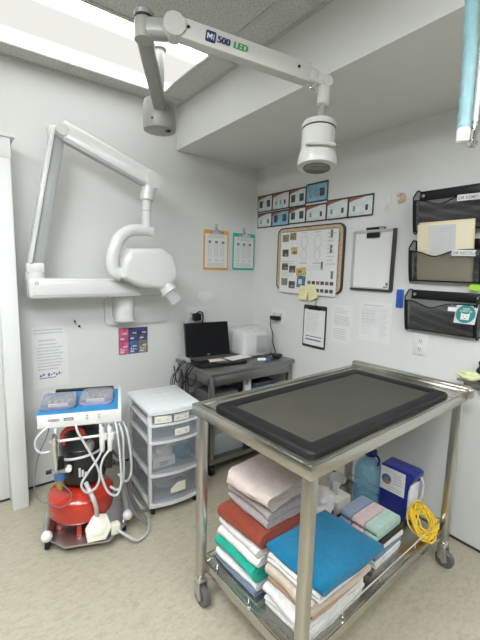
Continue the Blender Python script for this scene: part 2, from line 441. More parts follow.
clipboard('clipboard', 'orange-edged clipboard with dental chart hung on back wall, left of teal one', .238, .318, 'clip_orange', fig_anat, (-.412, 0, 1.593), 0)
clipboard('clipboard', 'teal-edged clipboard with dental chart hung on back wall near the corner', .232, .308, 'clip_teal', fig_anat, (-.130, 0, 1.592), 0)
m = MB(); m.prism([(.08*math.cos(2*PI*k/28), .048*math.sin(2*PI*k/28)) for k in range(28)], -.006, 0, 'trim_paint', bev=.002)
m.prism([(.06*math.cos(2*PI*k/28), .03*math.sin(2*PI*k/28)) for k in range(28)], -.009, -.006, 'trim_paint', bev=.001)
l, r_ = on_back(-.505, 1.216, 0); tag(m.build('oval_plaque', None, l, r_), 'faint oval plastic plaque on back wall above the laptop outlet', 'plaque')

def outlet(name, label, loc, rz, w=.085, h=.118, gang=1, cat='outlet'):
    t = thing(name, label, cat, loc, rz)
    m = MB(); m.box(-w/2, w/2, -.006, 0, -h/2, h/2, 'plastic_white', .003); m.build('cover_plate', t)
    for g in range(gang):
        cx = 0 if gang == 1 else (-w/4 if g == 0 else w/4)
        for s_ in (-1, 1):
            m = MB(); m.box(cx-.017, cx+.017, -.009, -.005, s_*.022-.014, s_*.022+.014, 'plastic_white', .004)
            for q in (-.006, .006): m.ink(cx+q-.0018, cx+q+.0018, s_*.022-.002, s_*.022+.008, -.0093, 'gap_dark')
            m.cyl((cx, -.0085, s_*.022-.008), (cx, -.0095, s_*.022-.008), .0028, 'gap_dark', seg=8); m.build('socket', t)
    return t
outlet('wall_outlet', 'white double outlet plate on back wall behind the laptop', (-.604, 0, 1.063), 0, .15, .14, 2)
outlet('wall_outlet', 'white outlet plate on right wall near the corner with black adapter', (0, -.335, 1.062), WB, .16, .128, 2)
outlet('wall_outlet', 'white outlet plate on right wall below the lowest file pocket', (0, -1.539, 1.042), WB, .086, .122)
# plug and cord behind laptop
t = thing('power_plug', 'black power plug in the outlet behind the laptop', 'plug', (-.60, -.01, 1.06))
m = MB(); m.box(-.035, .03, -.045, 0, -.03, .028, 'plastic_black', .008); m.build('plug_body', t)
m = MB(); m.tube(spline([(-.03, -.03, 0), (-.03, -.06, .03), (.0, -.065, .045), (.03, -.06, .02), (.025, -.06, -.06), (.0, -.05, -.16), (-.02, -.05, -.29)]), .006, 'plastic_black', 6); m.build('cord', t)
t = thing('power_adapter', 'black charger in the right wall outlet with cord hanging to desk', 'charger', (-.01, -.33, 1.055), WB)
m = MB(); m.box(-.04, .05, -.05, 0, -.018, .016, 'plastic_black', .006); m.build('adapter_body', t)
m = MB(); m.tube(spline([(-.035, -.04, -.01), (-.02, -.05, -.07), (.015, -.055, -.13), (.025, -.06, -.2), (.04, -.045, -.27), (.05, -.05, -.299)]), .0045, 'plastic_black', 6); m.build('cord', t)

# the corkboard with its chart
t = thing('corkboard', 'tan and dark framed corkboard with rounded corners on right wall', 'board', (0, -.640, 1.533), WB)
W, H_ = .655, .485
def rrect(w, h, r, n=6):
    p = []
    for cx, cz, a0 in ((w/2-r, h/2-r, 0), (-w/2+r, h/2-r, 90), (-w/2+r, -h/2+r, 180), (w/2-r, -h/2+r, 270)):
        for k in range(n): a = R(a0+k*90/(n-1)); p.append((cx+r*math.cos(a), cz+r*math.sin(a)))
    return p
def ring(m, o, i, y0, y1, mt):
    n = len(o); vs = [(p[0], y, p[1]) for y in (y0, y1) for q in (o, i) for p in q]
    fs = []
    for k in range(n):
        j = (k+1) % n
        fs += [(k, j, n+j, n+k), (2*n+k, 3*n+k, 3*n+j, 2*n+j), (k, 2*n+k, 2*n+j, j), (n+k, n+j, 3*n+j, 3*n+k)]
    m.poly(vs, fs, mt)
m = MB(); ring(m, rrect(W, H_, .05), rrect(W-.018, H_-.018, .045), -.020, 0, 'frame_dark'); m.build('frame', t)
m = MB(); ring(m, rrect(W-.018, H_-.018, .045), rrect(W-.062, H_-.062, .03), -.019, 0, 'cork'); m.build('inner_frame', t)
m = MB(); m.prism(rrect(W-.05, H_-.05, .03), -.010, -.002, 'cork'); m.build('cork_panel', t)
m = MB(); x0, x1, z0, z1 = -.285, .285, -.262, .205; sheet(m, x0, x1, z0, z1, -.0215, .0015); Y = -.0234
for px, pz, c in ((-.265, .135, 'photo_green'), (-.185, .145, 'photo_brown'), (-.262, .02, 'photo_dark'), (-.168, .035, 'photo_yellow'),
                  (-.262, -.085, 'photo_dark'), (-.18, -.105, 'photo_dark'), (-.262, -.205, 'photo_green'), (-.178, -.225, 'photo_dark')):
    m.ink(px, px+.068, pz, pz+.055, Y, c); m.ink(px+.02, px+.06, pz+.006, pz+.024, Y-.0003, 'photo_brown')
lines(m, -.268, -.115, -.135, -.095, 3, Y, 'ink_light', .4); lines(m, -.268, -.115, -.045, -.01, 2, Y, 'ink_light', .4)
for cx in (-.03, .10):
    for rx, rz_, cz in ((.035, .05, .125), (.03, .045, .03)):
        o = [(cx+rx*math.cos(2*PI*k/16), cz+rz_*math.sin(2*PI*k/16)) for k in range(16)]
        i_ = [(cx+(rx-.005)*math.cos(2*PI*k/16), cz+(rz_-.005)*math.sin(2*PI*k/16)) for k in range(16)]
        n = 16; m.poly([(p[0], Y, p[1]) for p in o+i_], [(k, (k+1) % n, n+(k+1) % n, n+k) for k in range(n)], 'ink_light')
    lines(m, cx-.04, cx+.04, -.04, -.02, 1, Y, 'ink_light', .6, .1); lines(m, cx-.03, cx+.03, .185, .2, 1, Y, 'ink_light', .5, .1)
for k, (px, pz) in enumerate(((.215, .145), (.215, .04), (.14, -.075), (.235, -.14))): m.ink(px, px+.02, pz, pz+.055, Y, 'ink')
lines(m, .19, .27, -.05, .19, 9, Y, 'ink_light', .3, .5); lines(m, .0, .17, -.085, -.045, 3, Y, 'ink_light', .3, .4)
for j in range(2):
    for k in range(6): m.ink(.02+k*.042, .052+k*.042, -.185-j*.055, -.160-j*.055, Y, 'card_rust' if j == 0 and k % 2 == 0 else 'photo_dark')
o = m.build('chart_poster', None, (0, -.640, 1.533), WB); tag(o, 'big white chart poster of photos and diagrams filling the corkboard', 'poster')
for lab, px, pz, w, h, c, a in (('blue square picture card pinned low in middle of corkboard', -.045, -.17, .085, .09, 'photo_blue', 4),
                                ('brown and yellow photo card pinned just above blue picture card', -.05, -.095, .10, .06, 'photo_yellow', -6)):
    m = MB(); m.box(-w/2, w/2, -.0015, 0, -h/2, h/2, c); m.ink(-w*.3, w*.1, -h*.2, h*.2, -.0018, 'card_pale' if c == 'photo_blue' else 'photo_brown')
    o = m.build('picture_card', None, (-.0245, -.640-px, 1.533+pz), 0, rot=(0, R(a), WB)); tag(o, lab, 'card')
for lab, yy, zz, a, dx in (('left yellow sticky note overlapping the bottom edge of the corkboard chart', -.628, 1.283, 4, 0), ('right yellow sticky note tilted at the bottom of the corkboard chart', -.718, 1.288, -22, .002)):
    m = MB(); w, h = .085, .10
    m.poly([(-w/2, 0, -h/2-.006), (w/2, 0, -h/2), (w/2, 0, h/2), (-w/2, 0, h/2), (-w/2, -.006, -h/2-.006), (w/2, -.010, -h/2), (w/2, -.0015, h/2), (-w/2, -.0015, h/2)],
           [(0, 1, 2, 3), (7, 6, 5, 4), (0, 4, 5, 1), (1, 5, 6, 2), (2, 6, 7, 3), (3, 7, 4, 0)], 'yellow_note')
    for q in range(3): m.ink(-.03, .02, .02-q*.02, .023-q*.02, -.008, 'ink_light')
    o = m.build('sticky_note', None, (-.0265-dx, yy, zz), 0, rot=(0, R(a), WB)); tag(o, lab, 'sticky note')

# white board in a silver frame
t = thing('whiteboard', 'small blank whiteboard in silver frame with black pen on top', 'whiteboard', (0, -1.187, 1.524), WB)
W, H_ = .298, .375
m = MB(); ring(m, rrect(W, H_, .012), rrect(W-.03, H_-.03, .006), -.016, 0, 'silver_plastic'); m.build('frame', t)
m = MB(); m.box(-W/2+.012, W/2-.012, -.008, -.001, -H_/2+.012, H_/2-.012, 'plastic_white'); m.build('board', t)
m = MB(); m.box(W/2-.016, W/2+.004, -.02, 0, -H_/2, H_/2, 'frame_dark', .003); m.box(-W/2, W/2, -.02, 0, -H_/2-.006, -H_/2+.008, 'frame_dark', .003); m.build('edge_strip', t)
m = MB(); m.box(-.045, .045, -.024, -.012, H_/2-.05, H_/2-.018, 'plastic_black', .004); m.build('clip', t)
m = MB(); m.ink(W/2-.045, W/2-.03, -H_/2+.03, -H_/2+.05, -.0083, 'ink'); m.ink(W/2-.06, W/2-.03, -H_/2+.018, -H_/2+.026, -.0083, 'ink'); m.build('corner_print', t)
m = MB(); m.cyl((-.06, 0, 0), (.035, 0, 0), .008, 'plastic_black', seg=12); m.cyl((.035, 0, 0), (.065, 0, 0), .009, 'alu', seg=12); m.cyl((.065, 0, 0), (.07, 0, 0), .006, 'plastic_black', seg=12)
tag(m.build('marker_pen', None, (-.014, -1.195, 1.522+H_/2+.0095), WB), 'black marker pen lying on top edge of the small whiteboard', 'pen')

def fig_lines(m, x0, x1, z0, z1, y):
    lines(m, x0+.02, x1-.02, z0+.055, z0+.075, 1, y, 'ink', .35, .02); lines(m, x0+.02, x1-.02, z0+.03, z0+.05, 1, y, 'ink_blue', .5, .05)
    lines(m, x0+.02, x1-.05, z0+.10, z1-.02, 9, y, 'paper_grey', .4)
clipboard('clipboard', 'black clipboard with white form hung under the corkboard', .222, .318, 'frame_dark', fig_lines, (0, -.733, 1.034), WB, .045, 'plastic_black')
m = MB(); sheet(m, -.085, .085, -.133, .133); lines(m, -.065, .07, .07, .115, 3, -.0013, 'ink_light', .3, .5); lines(m, -.065, .07, -.01, .06, 6, -.0013, 'ink_light', .45, .1)
lines(m, -.065, .05, -.11, -.03, 5, -.0013, 'ink_light', .35)
tag(m.build('typed_paper', None, (0, -.974, 1.086), WB), 'faint typed sheet taped between the black clipboard and the table chart', 'paper')
m = MB(); sheet(m, -.113, .113, -.128, .128); m.ink(-.09, .05, .10, .107, -.0013, 'ink_light')
for k in range(13): m.ink(-.10, .03 if k < 9 else -.02, .085-k*.014, .0875-k*.014, -.0013, 'ink_light')
for k in range(5): m.ink(-.10+k*.032, -.0980+k*.032, -.03, .09, -.0013, 'ink_light')
for k in range(3):
    for q in range(5): m.ink(-.092+k*.032, -.076+k*.032, .066-q*.02, .074-q*.02, -.0013, 'ink_light')
for k in range(15): m.ink(.045, .098-(k % 3)*.012, .085-k*.0125, .0885-k*.0125, -.0013, 'ink_light')
m.ink(.04, .0425, -.10, .09, -.0013, 'ink_light')
tag(m.build('chart_paper', None, (0, -1.232, 1.134), WB), 'printed table chart sheet taped under the small whiteboard', 'paper')
m = MB(); m.box(-.022, .022, -.012, 0, -.055, .055, 'blue_marker', .005); m.box(-.018, .010, -.02, -.01, .015, .05, 'blue_marker', .004)
tag(m.build('blue_clip', None, (0, -1.392, 1.296), WB), 'blue plastic clip on right wall left of the lowest file pocket', 'clip')
m = MB(); m.box(-.016, .016, -.008, 0, -.044, .044, 'plastic_white', .004); m.box(-.008, .008, -.016, -.007, -.025, -.005, 'plastic_white', .003)
tag(m.build('adhesive_hook', None, (0, -1.262, 1.868), WB), 'white adhesive hook on right wall above the small whiteboard', 'hook')
m = MB(); m.prism([(-.03, .018), (-.014, .03), (.012, .028), (.03, .008), (.028, -.02), (.012, -.03), (-.014, -.03), (-.024, -.016), (-.006, -.008), (-.004, .006), (-.02, .006)], -.006, 0, 'cork', bev=.0015)
tag(m.build('wall_ornament', None, (0, -1.346, 1.884), WB), 'small tan crescent ornament on right wall beside the top file pocket', 'ornament')

# photo cards in two rows
up = [-.02, -.21, -.408, -.586, -.793]; lo = [-.026, -.21, -.413, -.592, -.79, -.975, -1.166]
UL = ['photo card leftmost in the upper row, by the room corner, with dark figures', 'second photo card in the upper row with blue-green figures', 'third photo card in the upper row, left of the all-blue card', 'all-blue photo card at the right end of the upper row']
LL = ['leftmost card in the lower photo row, mostly pale', 'bluish card second from left in the lower photo row', 'third card in lower row with two big dark pictures', 'fourth card in the lower photo row, under the blue card', 'fifth card in lower row above right half of corkboard', 'last card at right end of the lower photo row']
def card(y0, y1, z0, z1, label, k, row):
    w, h = abs(y1-y0), z1-z0; m = MB(); m.box(-w/2, w/2, -.0025, 0, -h/2, h/2, 'frame_dark')
    bl = (row == 0 and k == 3); mt = 'card_blue' if bl or (row == 1 and k == 1) else 'card_pale'
    m.ink(-w/2+.008, w/2-.008, -h/2+.010, h/2-.012, -.0028, mt)
    if not bl:
        y = -.0031; m.poly([(-w/2+.006, y, h/2-.01), (-w/2+.006, y, h/2-.04), (-w/2+.03, y, h/2-.03), (w/2-.05, y, h/2-.012), (w/2-.05, y, h/2-.008)], [(0, 1, 2, 3, 4)], 'card_rust')
    big = (row, k) in ((0, 0), (0, 2), (1, 1), (1, 2), (0, 3)); n = 3 if (row, k) in ((0, 1), (0, 3)) else 2
    for q in range(n):
        cx = -w*.25+q*w*.5/(n-1); s_ = .022 if big else .010
        m.ink(cx-s_, cx+s_, -h*.22, -h*.22+(.055 if big else .035), -.0033, 'photo_dark' if (big and not bl) or q == n-1 else 'card_fig')
        lines(m, -w*.4, w*.3, -h*.40, -h*.28, 2, -.0031, 'ink_light', .3)
    o = m.build('photo_card', None, (-.0009*k, (y0+y1)/2, (z0+z1)/2), WB); tag(o, label, 'photo card', 'photo cards in two rows above the corkboard')
for k in range(4): card(up[k], up[k+1], 1.927+(.012 if k == 3 else 0), 2.066+(.012 if k == 3 else 0), UL[k], k, 0)
for k in range(6): card(lo[k], lo[k+1], 1.797+.004*(k > 1), 1.922+.004*(k > 1)+(.012 if k > 3 else 0), LL[k], k, 1)

# ------------------------------------------------------------------ wire mesh file pockets
def pocket(label, z, txt):
    t = thing('file_pocket', label, 'file pocket', (0, -1.648, z), WB, 'mesh file pockets on the right wall')
    w, h = .188, .222
    m = MB(); m.box(-w, w, -.004, 0, h-.052, h, 'plastic_black', .0015)
    for s_ in (-1, 1): m.cyl((s_*(w-.02), -.004, h-.025), (s_*(w-.02), -.008, h-.025), .009, 'alu', seg=12)
    m.build('back_band', t)
    m = MB(); m.poly([(-w, -.002, 0), (w, -.002, 0), (w, -.002, h-.05), (-w, -.002, h-.05)], [(0, 1, 2, 3)], 'wire_mesh')
    def fy(zz): return -.04-.03*min(1, zz/.165)
    n = 24; top = []
    for k in range(n+1):
        x = -w+2*w*k/n; u = k/n
        zz = .165-.032*math.exp(-((u-.38)/.19)**2)
        top.append((x, fy(zz), zz))
    vs = [(p[0], fy(0), 0) for p in top]+top
    m.poly(vs, [(k, k+1, n+2+k, n+1+k) for k in range(n)], 'wire_mesh')
    m.poly([(-w, 0, 0), (w, 0, 0), (w, fy(0), 0), (-w, fy(0), 0)], [(0, 1, 2, 3)], 'wire_mesh')
    side = [(0, 0), (fy(0), 0), (fy(.165), .165), (-.062, .19), (-.045, .21), (-.03, h), (0, h)]
    for s_ in (-1, 1): m.poly([(s_*w, a, c) for a, c in side], [tuple(range(len(side)))], 'wire_mesh')
    m.build('mesh_basket', t)
    m = MB(); m.tube(top, .0032, 'plastic_black', 6); m.tube([(-w, fy(0), 0), (w, fy(0), 0)], .004, 'plastic_black', 6)
    for s_ in (-1, 1):
        m.tube(spline([(s_*w, a, c) for a, c in side], 4), .004, 'plastic_black', 6)
        m.tube([(s_*w, -.002, .16), (s_*w, fy(.16), .16)], .003, 'plastic_black', 6)
        m.bar((s_*(w-.008), fy(0)-.001, 0), (s_*(w-.008), fy(.165)-.001, .165), .014, .004, 'plastic_black', up=(0, 1, 0))
    m.build('wire_rim', t)
    if txt:
        m = MB(); m.M = Matrix.Translation((.10, fy(.15)-.004, .148)) @ Matrix.Rotation(R(1.5), 4, 'Y')
        m.box(-.056, .056, -.002, 0, -.015, .015, 'paper'); m.text(txt, -.05, -.008, -.0024, .021, 'ink'); m.M = Matrix.Identity(4)
        m.build('name_label', t)
    return t, fy
pocket('top black mesh file pocket, empty, on the right wall', 1.680, 'DR KEMPS')
_, FY = pocket('middle black mesh file pocket holding a manila folder', 1.408, 'DR NICOLAS')
p3, _ = pocket('lowest black mesh file pocket with round teal sticker', 1.133, None)
t = thing('manila_folder', 'manila folder with white form standing in the middle file pocket', 'folder', (-.022, -1.640, 1.414), WB)
m = MB(); m.M = Matrix.Rotation(R(8), 4, 'X'); m.box(-.135, .145, -.006, 0, .0, .312, 'manila', .001); m.box(-.14, .14, -.012, -.0075, .0, .302, 'manila_pale', .001); m.build('folder_cover', t)
m = MB(); m.M = Matrix.Rotation(R(8), 4, 'X'); m.box(-.075, .06, -.0145, -.013, .14, .292, 'paper_grey'); lines(m, -.06, .045, .16, .28, 9, -.0149, 'ink_light', .25, .5); m.build('form_sheet', t)
m = MB(); m.M = Matrix.Translation((.143, -.077, .118)) @ Matrix.Rotation(R(-13), 4, 'X')
m.box(-.05, .05, -.002, 0, -.05, .05, 'paper_grey', .0008)
cc = lambda r, cx, cz, n=28: [(cx+r*math.cos(2*PI*k/n), cz+r*math.sin(2*PI*k/n)) for k in range(n)]
m.prism(cc(.046, 0, 0), -.003, -.0015, 'sticker_teal')
m.box(-.02, .02, -.004, -.003, -.03, 0, 'paper', .0006)
for s_ in (-1, 1): m.prism([(s_*.02, -.002), (s_*.02, .007), (s_*.011, 0)], -.004, -.003, 'paper')
for x in (-.008, .008): m.ink(x-.003, x+.003, -.014, -.009, -.0045, 'ink')
m.ink(-.006, .006, -.024, -.021, -.0045, 'ink')
m.text('PLEASE', 0, .022, -.0034, .011, 'paper', 'CENTER'); m.text('CHECK ID', 0, .010, -.0034, .013, 'paper', 'CENTER')
m.M = Matrix.Identity(4); m.build('round_sticker', p3)
m = MB(); m.M = Matrix.Translation((.075, -.076, .135)) @ Matrix.Rotation(R(-13), 4, 'X'); m.box(-.02, .02, -.002, 0, -.01, .012, 'paper'); m.M = Matrix.Identity(4); m.build('paper_tag', p3)
m = MB(); m.poly([(-.032, 0, -.012), (.034, 0, -.02), (.034, 0, .022), (-.02, 0, .015), (-.032, -.003, -.012), (.034, -.004, -.02), (.034, -.003, .022), (-.02, -.003, .015)],
                 [(0, 1, 2, 3), (7, 6, 5, 4), (0, 4, 5, 1), (1, 5, 6, 2), (2, 6, 7, 3), (3, 7, 4, 0)], 'green_tag')
tag(m.build('green_tag', None, (-.03, -1.80, 1.385), WB), 'lime green paper tag between the two lower file pockets', 'tag')

# ------------------------------------------------------------------ wall-mounted dental x-ray
O = Vector((-1.08, 0, 1.135))
xr = thing('dental_xray_unit', 'white wall-mounted dental x-ray with folding arm and tube head', 'x-ray unit', O)
def xm(): m = MB(); m.M = Matrix.Translation(-O); return m
m = xm(); m.M = Matrix.Translation(-O) @ Matrix.Translation((-1.081, 0, 1.135)); m.prism(rrect(.476, .196, .035), -.019, -.0005, 'xray_white', bev=.006); m.build('wall_plate', xr)
m = xm(); m.cyl((-1.208, -.09, 1.085), (-1.208, -.09, 1.243), .062, 'xray_white', seg=32); m.box(-1.27, -1.146, -.09, -.01, 1.09, 1.235, 'xray_white', .012)
m.cyl((-1.208, -.09, 1.075), (-1.208, -.09, 1.088), .067, 'xray_white', seg=32); m.build('pivot_bracket', xr)
m = xm(); m.box(-1.80, -1.135, -.225, -.085, 1.248, 1.365, 'xray_white', .022, 4); m.box(-1.785, -1.16, -.229, -.2, 1.266, 1.345, 'xray_white', .008, 3); m.build('horizontal_arm', xr)
m = xm(); m.cyl((-1.757, -.2315, 1.338), (-1.757, -.228, 1.338), .011, 'xray_grey', seg=16); m.cyl((-1.757, -.233, 1.338), (-1.757, -.231, 1.338), .006, 'xray_white', seg=12); m.build('emblem', xr)
m = xm(); m.box(-1.805, -1.797, -.218, -.092, 1.255, 1.358, 'xray_grey', .003); m.build('end_cap', xr)
m = xm(); m.cyl((-1.752, -.155, 1.36), (-1.752, -.155, 1.40), .05, 'xray_white', seg=24); m.box(-1.80, -1.705, -.2, -.115, 1.39, 1.455, 'xray_white', .015); m.build('elbow_joint', xr)
m = xm(); m.bar((-1.752, -.16, 1.44), (-1.603, -.16, 2.19), .07, .075, 'xray_grey', .008, up=(1, 0, -.2)); m.bar((-1.782, -.165, 1.45), (-1.634, -.165, 2.20), .095, .022, 'xray_white', .006, up=(1, 0, -.2)); m.build('lower_arm', xr)
m = xm(); m.box(-1.66, -1.56, -.20, -.12, 2.155, 2.22, 'xray_white', .02, 3); m.cyl((-1.595, -.245, 2.19), (-1.595, -.115, 2.19), .032, 'xray_white', seg=24); m.build('knuckle_joint', xr)
m = xm(); m.bar((-1.60, -.195, 2.205), (-1.085, -.28, 1.985), .075, .098, 'xray_white', .014, up=(0, 0, 1), seg=3); m.build('upper_arm', xr)
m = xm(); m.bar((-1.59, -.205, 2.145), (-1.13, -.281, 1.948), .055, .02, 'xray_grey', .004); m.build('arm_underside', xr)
m = xm(); m.cyl((-1.09, -.33, 1.985), (-1.09, -.23, 1.985), .05, 'xray_white', seg=28); m.tube(spline([(-1.09, -.28, 1.975), (-1.115, -.28, 1.92), (-1.124, -.28, 1.86)], 5), [.045]*5+[.042]*5+[.034], 'xray_white', 20); m.build('wrist_joint', xr)
m = xm(); m.cyl((-1.124, -.28, 1.87), (-1.128, -.28, 1.66), .029, 'xray_white', seg=24); m.cyl((-1.126, -.28, 1.80), (-1.126, -.28, 1.795), .0305, 'xray_grey', seg=24); m.build('drop_tube', xr)
m = xm(); pth = spline([(-1.09, -.28, 1.672), (-1.16, -.28, 1.676), (-1.245, -.285, 1.662), (-1.315, -.29, 1.60), (-1.35, -.29, 1.50), (-1.345, -.29, 1.42), (-1.30, -.295, 1.395)], 5)
m.tube(pth, [.034+.008*(i/(len(pth)-1)) for i in range(len(pth))], 'xray_white', 16); m.build('yoke', xr)
m = xm(); head = [(-1.30, 1.49), (-1.262, 1.555), (-1.05, 1.568), (-.975, 1.525), (-.935, 1.43), (-.95, 1.355), (-1.03, 1.298), (-1.19, 1.315), (-1.315, 1.375)]
m.prism(head, -.37, -.22, 'xray_white', bev=.035, seg=4, smooth=False); m.build('tube_head', xr)
m = xm(); ax = (Vector((-.965, -.36, 1.245))-Vector((-1.02, -.32, 1.335))).normalized()
c0 = Vector((-1.025, -.315, 1.338)); m.cyl(c0, c0+ax*.055, .052, 'xray_white', seg=28); m.cyl(c0+ax*.05, c0+ax*.066, .056, 'xray_white', seg=28); cone = m.build('collimator', xr)
m = xm(); m.tube([c0+ax*.06, c0+ax*.15], [.042, .040], 'clear', 24, cap=False); m.build('aiming_cone', cone)

# ------------------------------------------------------------------ ceiling exam lamp
O = Vector((-1.2, -.64, HC-.004))
ex = thing('exam_lamp', 'grey-white ceiling exam lamp with long swing arm over the table', 'exam lamp', O)
def em(): m = MB(); m.M = Matrix.Translation(-O); return m
m = em(); m.cyl((-1.2, -.64, HC-.02), (-1.2, -.64, HC-.004), .036, 'lamp_white', seg=32); m.cyl((-1.2, -.64, 2.30), (-1.2, -.64, HC-.02), .024, 'lamp_white', seg=20); m.build('drop_tube', ex)
m = em(); m.lathe([(.06, .0), (.083, .006), (.087, .02), (.087, .135), (.08, .15), (.03, .158)], 'lamp_grey', (-1.2, -.64, 2.16), 36)
m.cyl((-1.265, -.695, 2.20), (-1.27, -.70, 2.20), .006, 'plastic_black', seg=8); m.box(-1.185, -1.165, -.70, -.68, 2.153, 2.162, 'plastic_black'); m.build('hub', ex)
m = em(); m.bar((-1.225, -.695, 2.262), (-1.482, -1.10, 2.345), .062, .055, 'lamp_grey', .012, seg=3); m.build('extension_arm', ex)
m = em(); m.cyl((-1.485, -1.115, 2.305), (-1.485, -1.115, 2.375), .036, 'lamp_grey', seg=28); m.cyl((-1.485, -1.115, 2.375), (-1.485, -1.115, 2.386), .034, 'gap_dark', seg=28)
m.lathe([(.036, 0), (.038, .012), (.03, .022), (.005, .026)], 'lamp_grey', (-1.485, -1.115, 2.386), 28)
m.bar((-1.485, -1.118, 2.345), (-1.385, -1.205, 2.335), .06, .07, 'lamp_grey', .02, seg=3); m.build('knuckle', ex)
A0, A1 = Vector((-1.405, -1.205, 2.338)), Vector((-.885, -1.408, 2.258))
m = em(); m.bar(A0, A1, .052, .072, 'lamp_white', .006)
d = (A1-A0).normalized(); sd = d.cross(Vector((0, 0, 1))).normalized(); u_ = sd.cross(d)
m.cyl(A0-sd*.032, A0+sd*.032, .041, 'lamp_white', seg=28)
for q in (.09, .90):
    p = A0.lerp(A1, q)+sd*.026+u_*.006; m.cyl(p, p+sd*.003, .006, 'plastic_black', seg=12)
arm = m.build('spring_arm', ex)
q0 = A0+d*.138+sd*.0265
F = Matrix(((d.x, -sd.x, u_.x, q0.x), (d.y, -sd.y, u_.y, q0.y), (d.z, -sd.z, u_.z, q0.z), (0, 0, 0, 1)))
m = em(); m.M = m.M @ F @ Matrix.Scale(.84, 4)
m.prism(rrect(.048, .048, .007), -.001, 0, 'logo_navy'); m.poly([(x, -.0016, zz) for x, zz in ((-.017, -.011), (-.012, -.011), (-.012, .003), (-.005, -.009), (.002, .003), (.002, -.011), (.007, -.011), (.007, .012), (.001, .012), (-.005, .002), (-.011, .012), (-.017, .012))], [(0, 1, 2, 11), (2, 10, 11), (2, 3, 9, 10), (3, 4, 8, 9), (4, 7, 8), (4, 5, 6, 7)], 'paper'); m.ink(.012, .0155, -.013, .013, -.0016, 'paper_grey')
m.build('logo_badge', arm)
m = em(); m.M = m.M @ F @ Matrix.Scale(.84, 4); [(m.text('500', .029+q*.0022, -.013, -.0008-q*.0003, .040, 'logo_navy'), m.text('LED', .106+q*.0022, -.013, -.0008-q*.0003, .040, 'logo_green')) for q in range(3)]; m.build('logo_lettering', arm)
W0 = Vector((-.812, -1.436, 2.238))
m = em(); m.bar(A1-d*.01, A1+d*.045, .040, .062, 'lamp_white', .014, seg=3); m.bar(A1+d*.035, W0, .046, .046, 'lamp_white', .014, seg=3); m.cyl(W0-sd*.03, W0+sd*.03, .022, 'lamp_white', seg=20)
p = A1+sd*.02-u_*.03
m.tube(spline([p+d*.03, p+d*.01-u_*.025, p+d*.035-u_*.03], 4), .004, 'chrome', 6); m.build('wrist_joint', ex)
m = em(); m.tube([W0+Vector((0, 0, .026)), W0+Vector((0, 0, .02)), W0+Vector((-.004, -.001, -.085)), W0+Vector((-.006, -.002, -.095))], [.020, .028, .028, .02], 'lamp_white', 22)
lh = Vector((-.853, -1.451, 1.884)); ht = Vector((-.836, -1.437, 2.075)); ax = (ht-lh).normalized()
m.cyl(W0+Vector((-.005, -.001, -.09)), ht-ax*.01, .015, 'lamp_grey', seg=18); m.build('yoke', ex)
m = em(); m.lathe([(.066, 0), (.082, .004), (.084, .022), (.080, .05), (.072, .075), (.070, .162), (.073, .165), (.073, .180), (.068, .188), (.02, .195)], 'lamp_white', lh, 40, ax); hd = m.build('lamp_head', ex)
m = em(); m.lathe([(.0715, .158), (.0715, .164)], 'gap_dark', lh, 40, ax); m.build('seam_ring', hd)
m = em(); m.lathe([(.03, -.002), (.058, -.004), (.058, .004)], 'lens_glass', lh, 32, ax); m.build('lens', hd)
cs = ax.cross(Vector((.6, .8, 0))).normalized(); cf = cs.cross(ax)
if cf.dot(Vector((-.6, -.8, 0))) < 0: cf = -cf
m = em(); m.tube(spline([lh+ax*.075-cs*.055+cf*.05, lh+ax*.07-cs*.05+cf*.078, lh+ax*.067+cf*.088, lh+ax*.07+cs*.05+cf*.078, lh+ax*.075+cs*.055+cf*.05]), .007, 'lamp_white', 8); m.build('head_handle', hd)

# ------------------------------------------------------------------ hoses hanging from the ceiling
t = thing('breathing_hose', 'teal corrugated hose hanging from ceiling at the top right', 'hose', (-1.018, -2.112, 1.80))
m = MB(); P = spline([(.0, 0, .03), (.012, .008, .2), (.04, .03, .38), (.075, .045, .6), (.08, .04, .782)], 14); rr = [.0165+.0018*math.sin(i*2.1) for i in range(len(P))]
m.tube(P, rr, 'hose_teal', 16); m.build('corrugated_tube', t)
m = MB(); m.lathe([(.012, 0), (.0155, .003), (.0165, .02), (.015, .045), (.012, .05)], 'tube_white', (0, 0, -.004), 20); m.build('end_collar', t)
t = thing('gas_line', 'thin white tube with chrome coupling beside the teal hose', 'hose', (-.990, -2.126, 1.79))
m = MB(); m.tube(spline([(0, 0, .05), (.008, .004, .2), (.02, .012, .4), (.045, .02, .6), (.05, .02, .792)], 8), .0072, 'tube_white', 12); m.build('tube', t)
m = MB(); m.lathe([(.008, 0), (.012, .002), (.013, .012), (.009, .016), (.009, .026), (.011, .03), (.011, .042), (.007, .046), (.007, .056), (.009, .058), (.009, .064), (.006, .066)], 'chrome', (0, 0, -.003), 20); m.build('coupling', t)

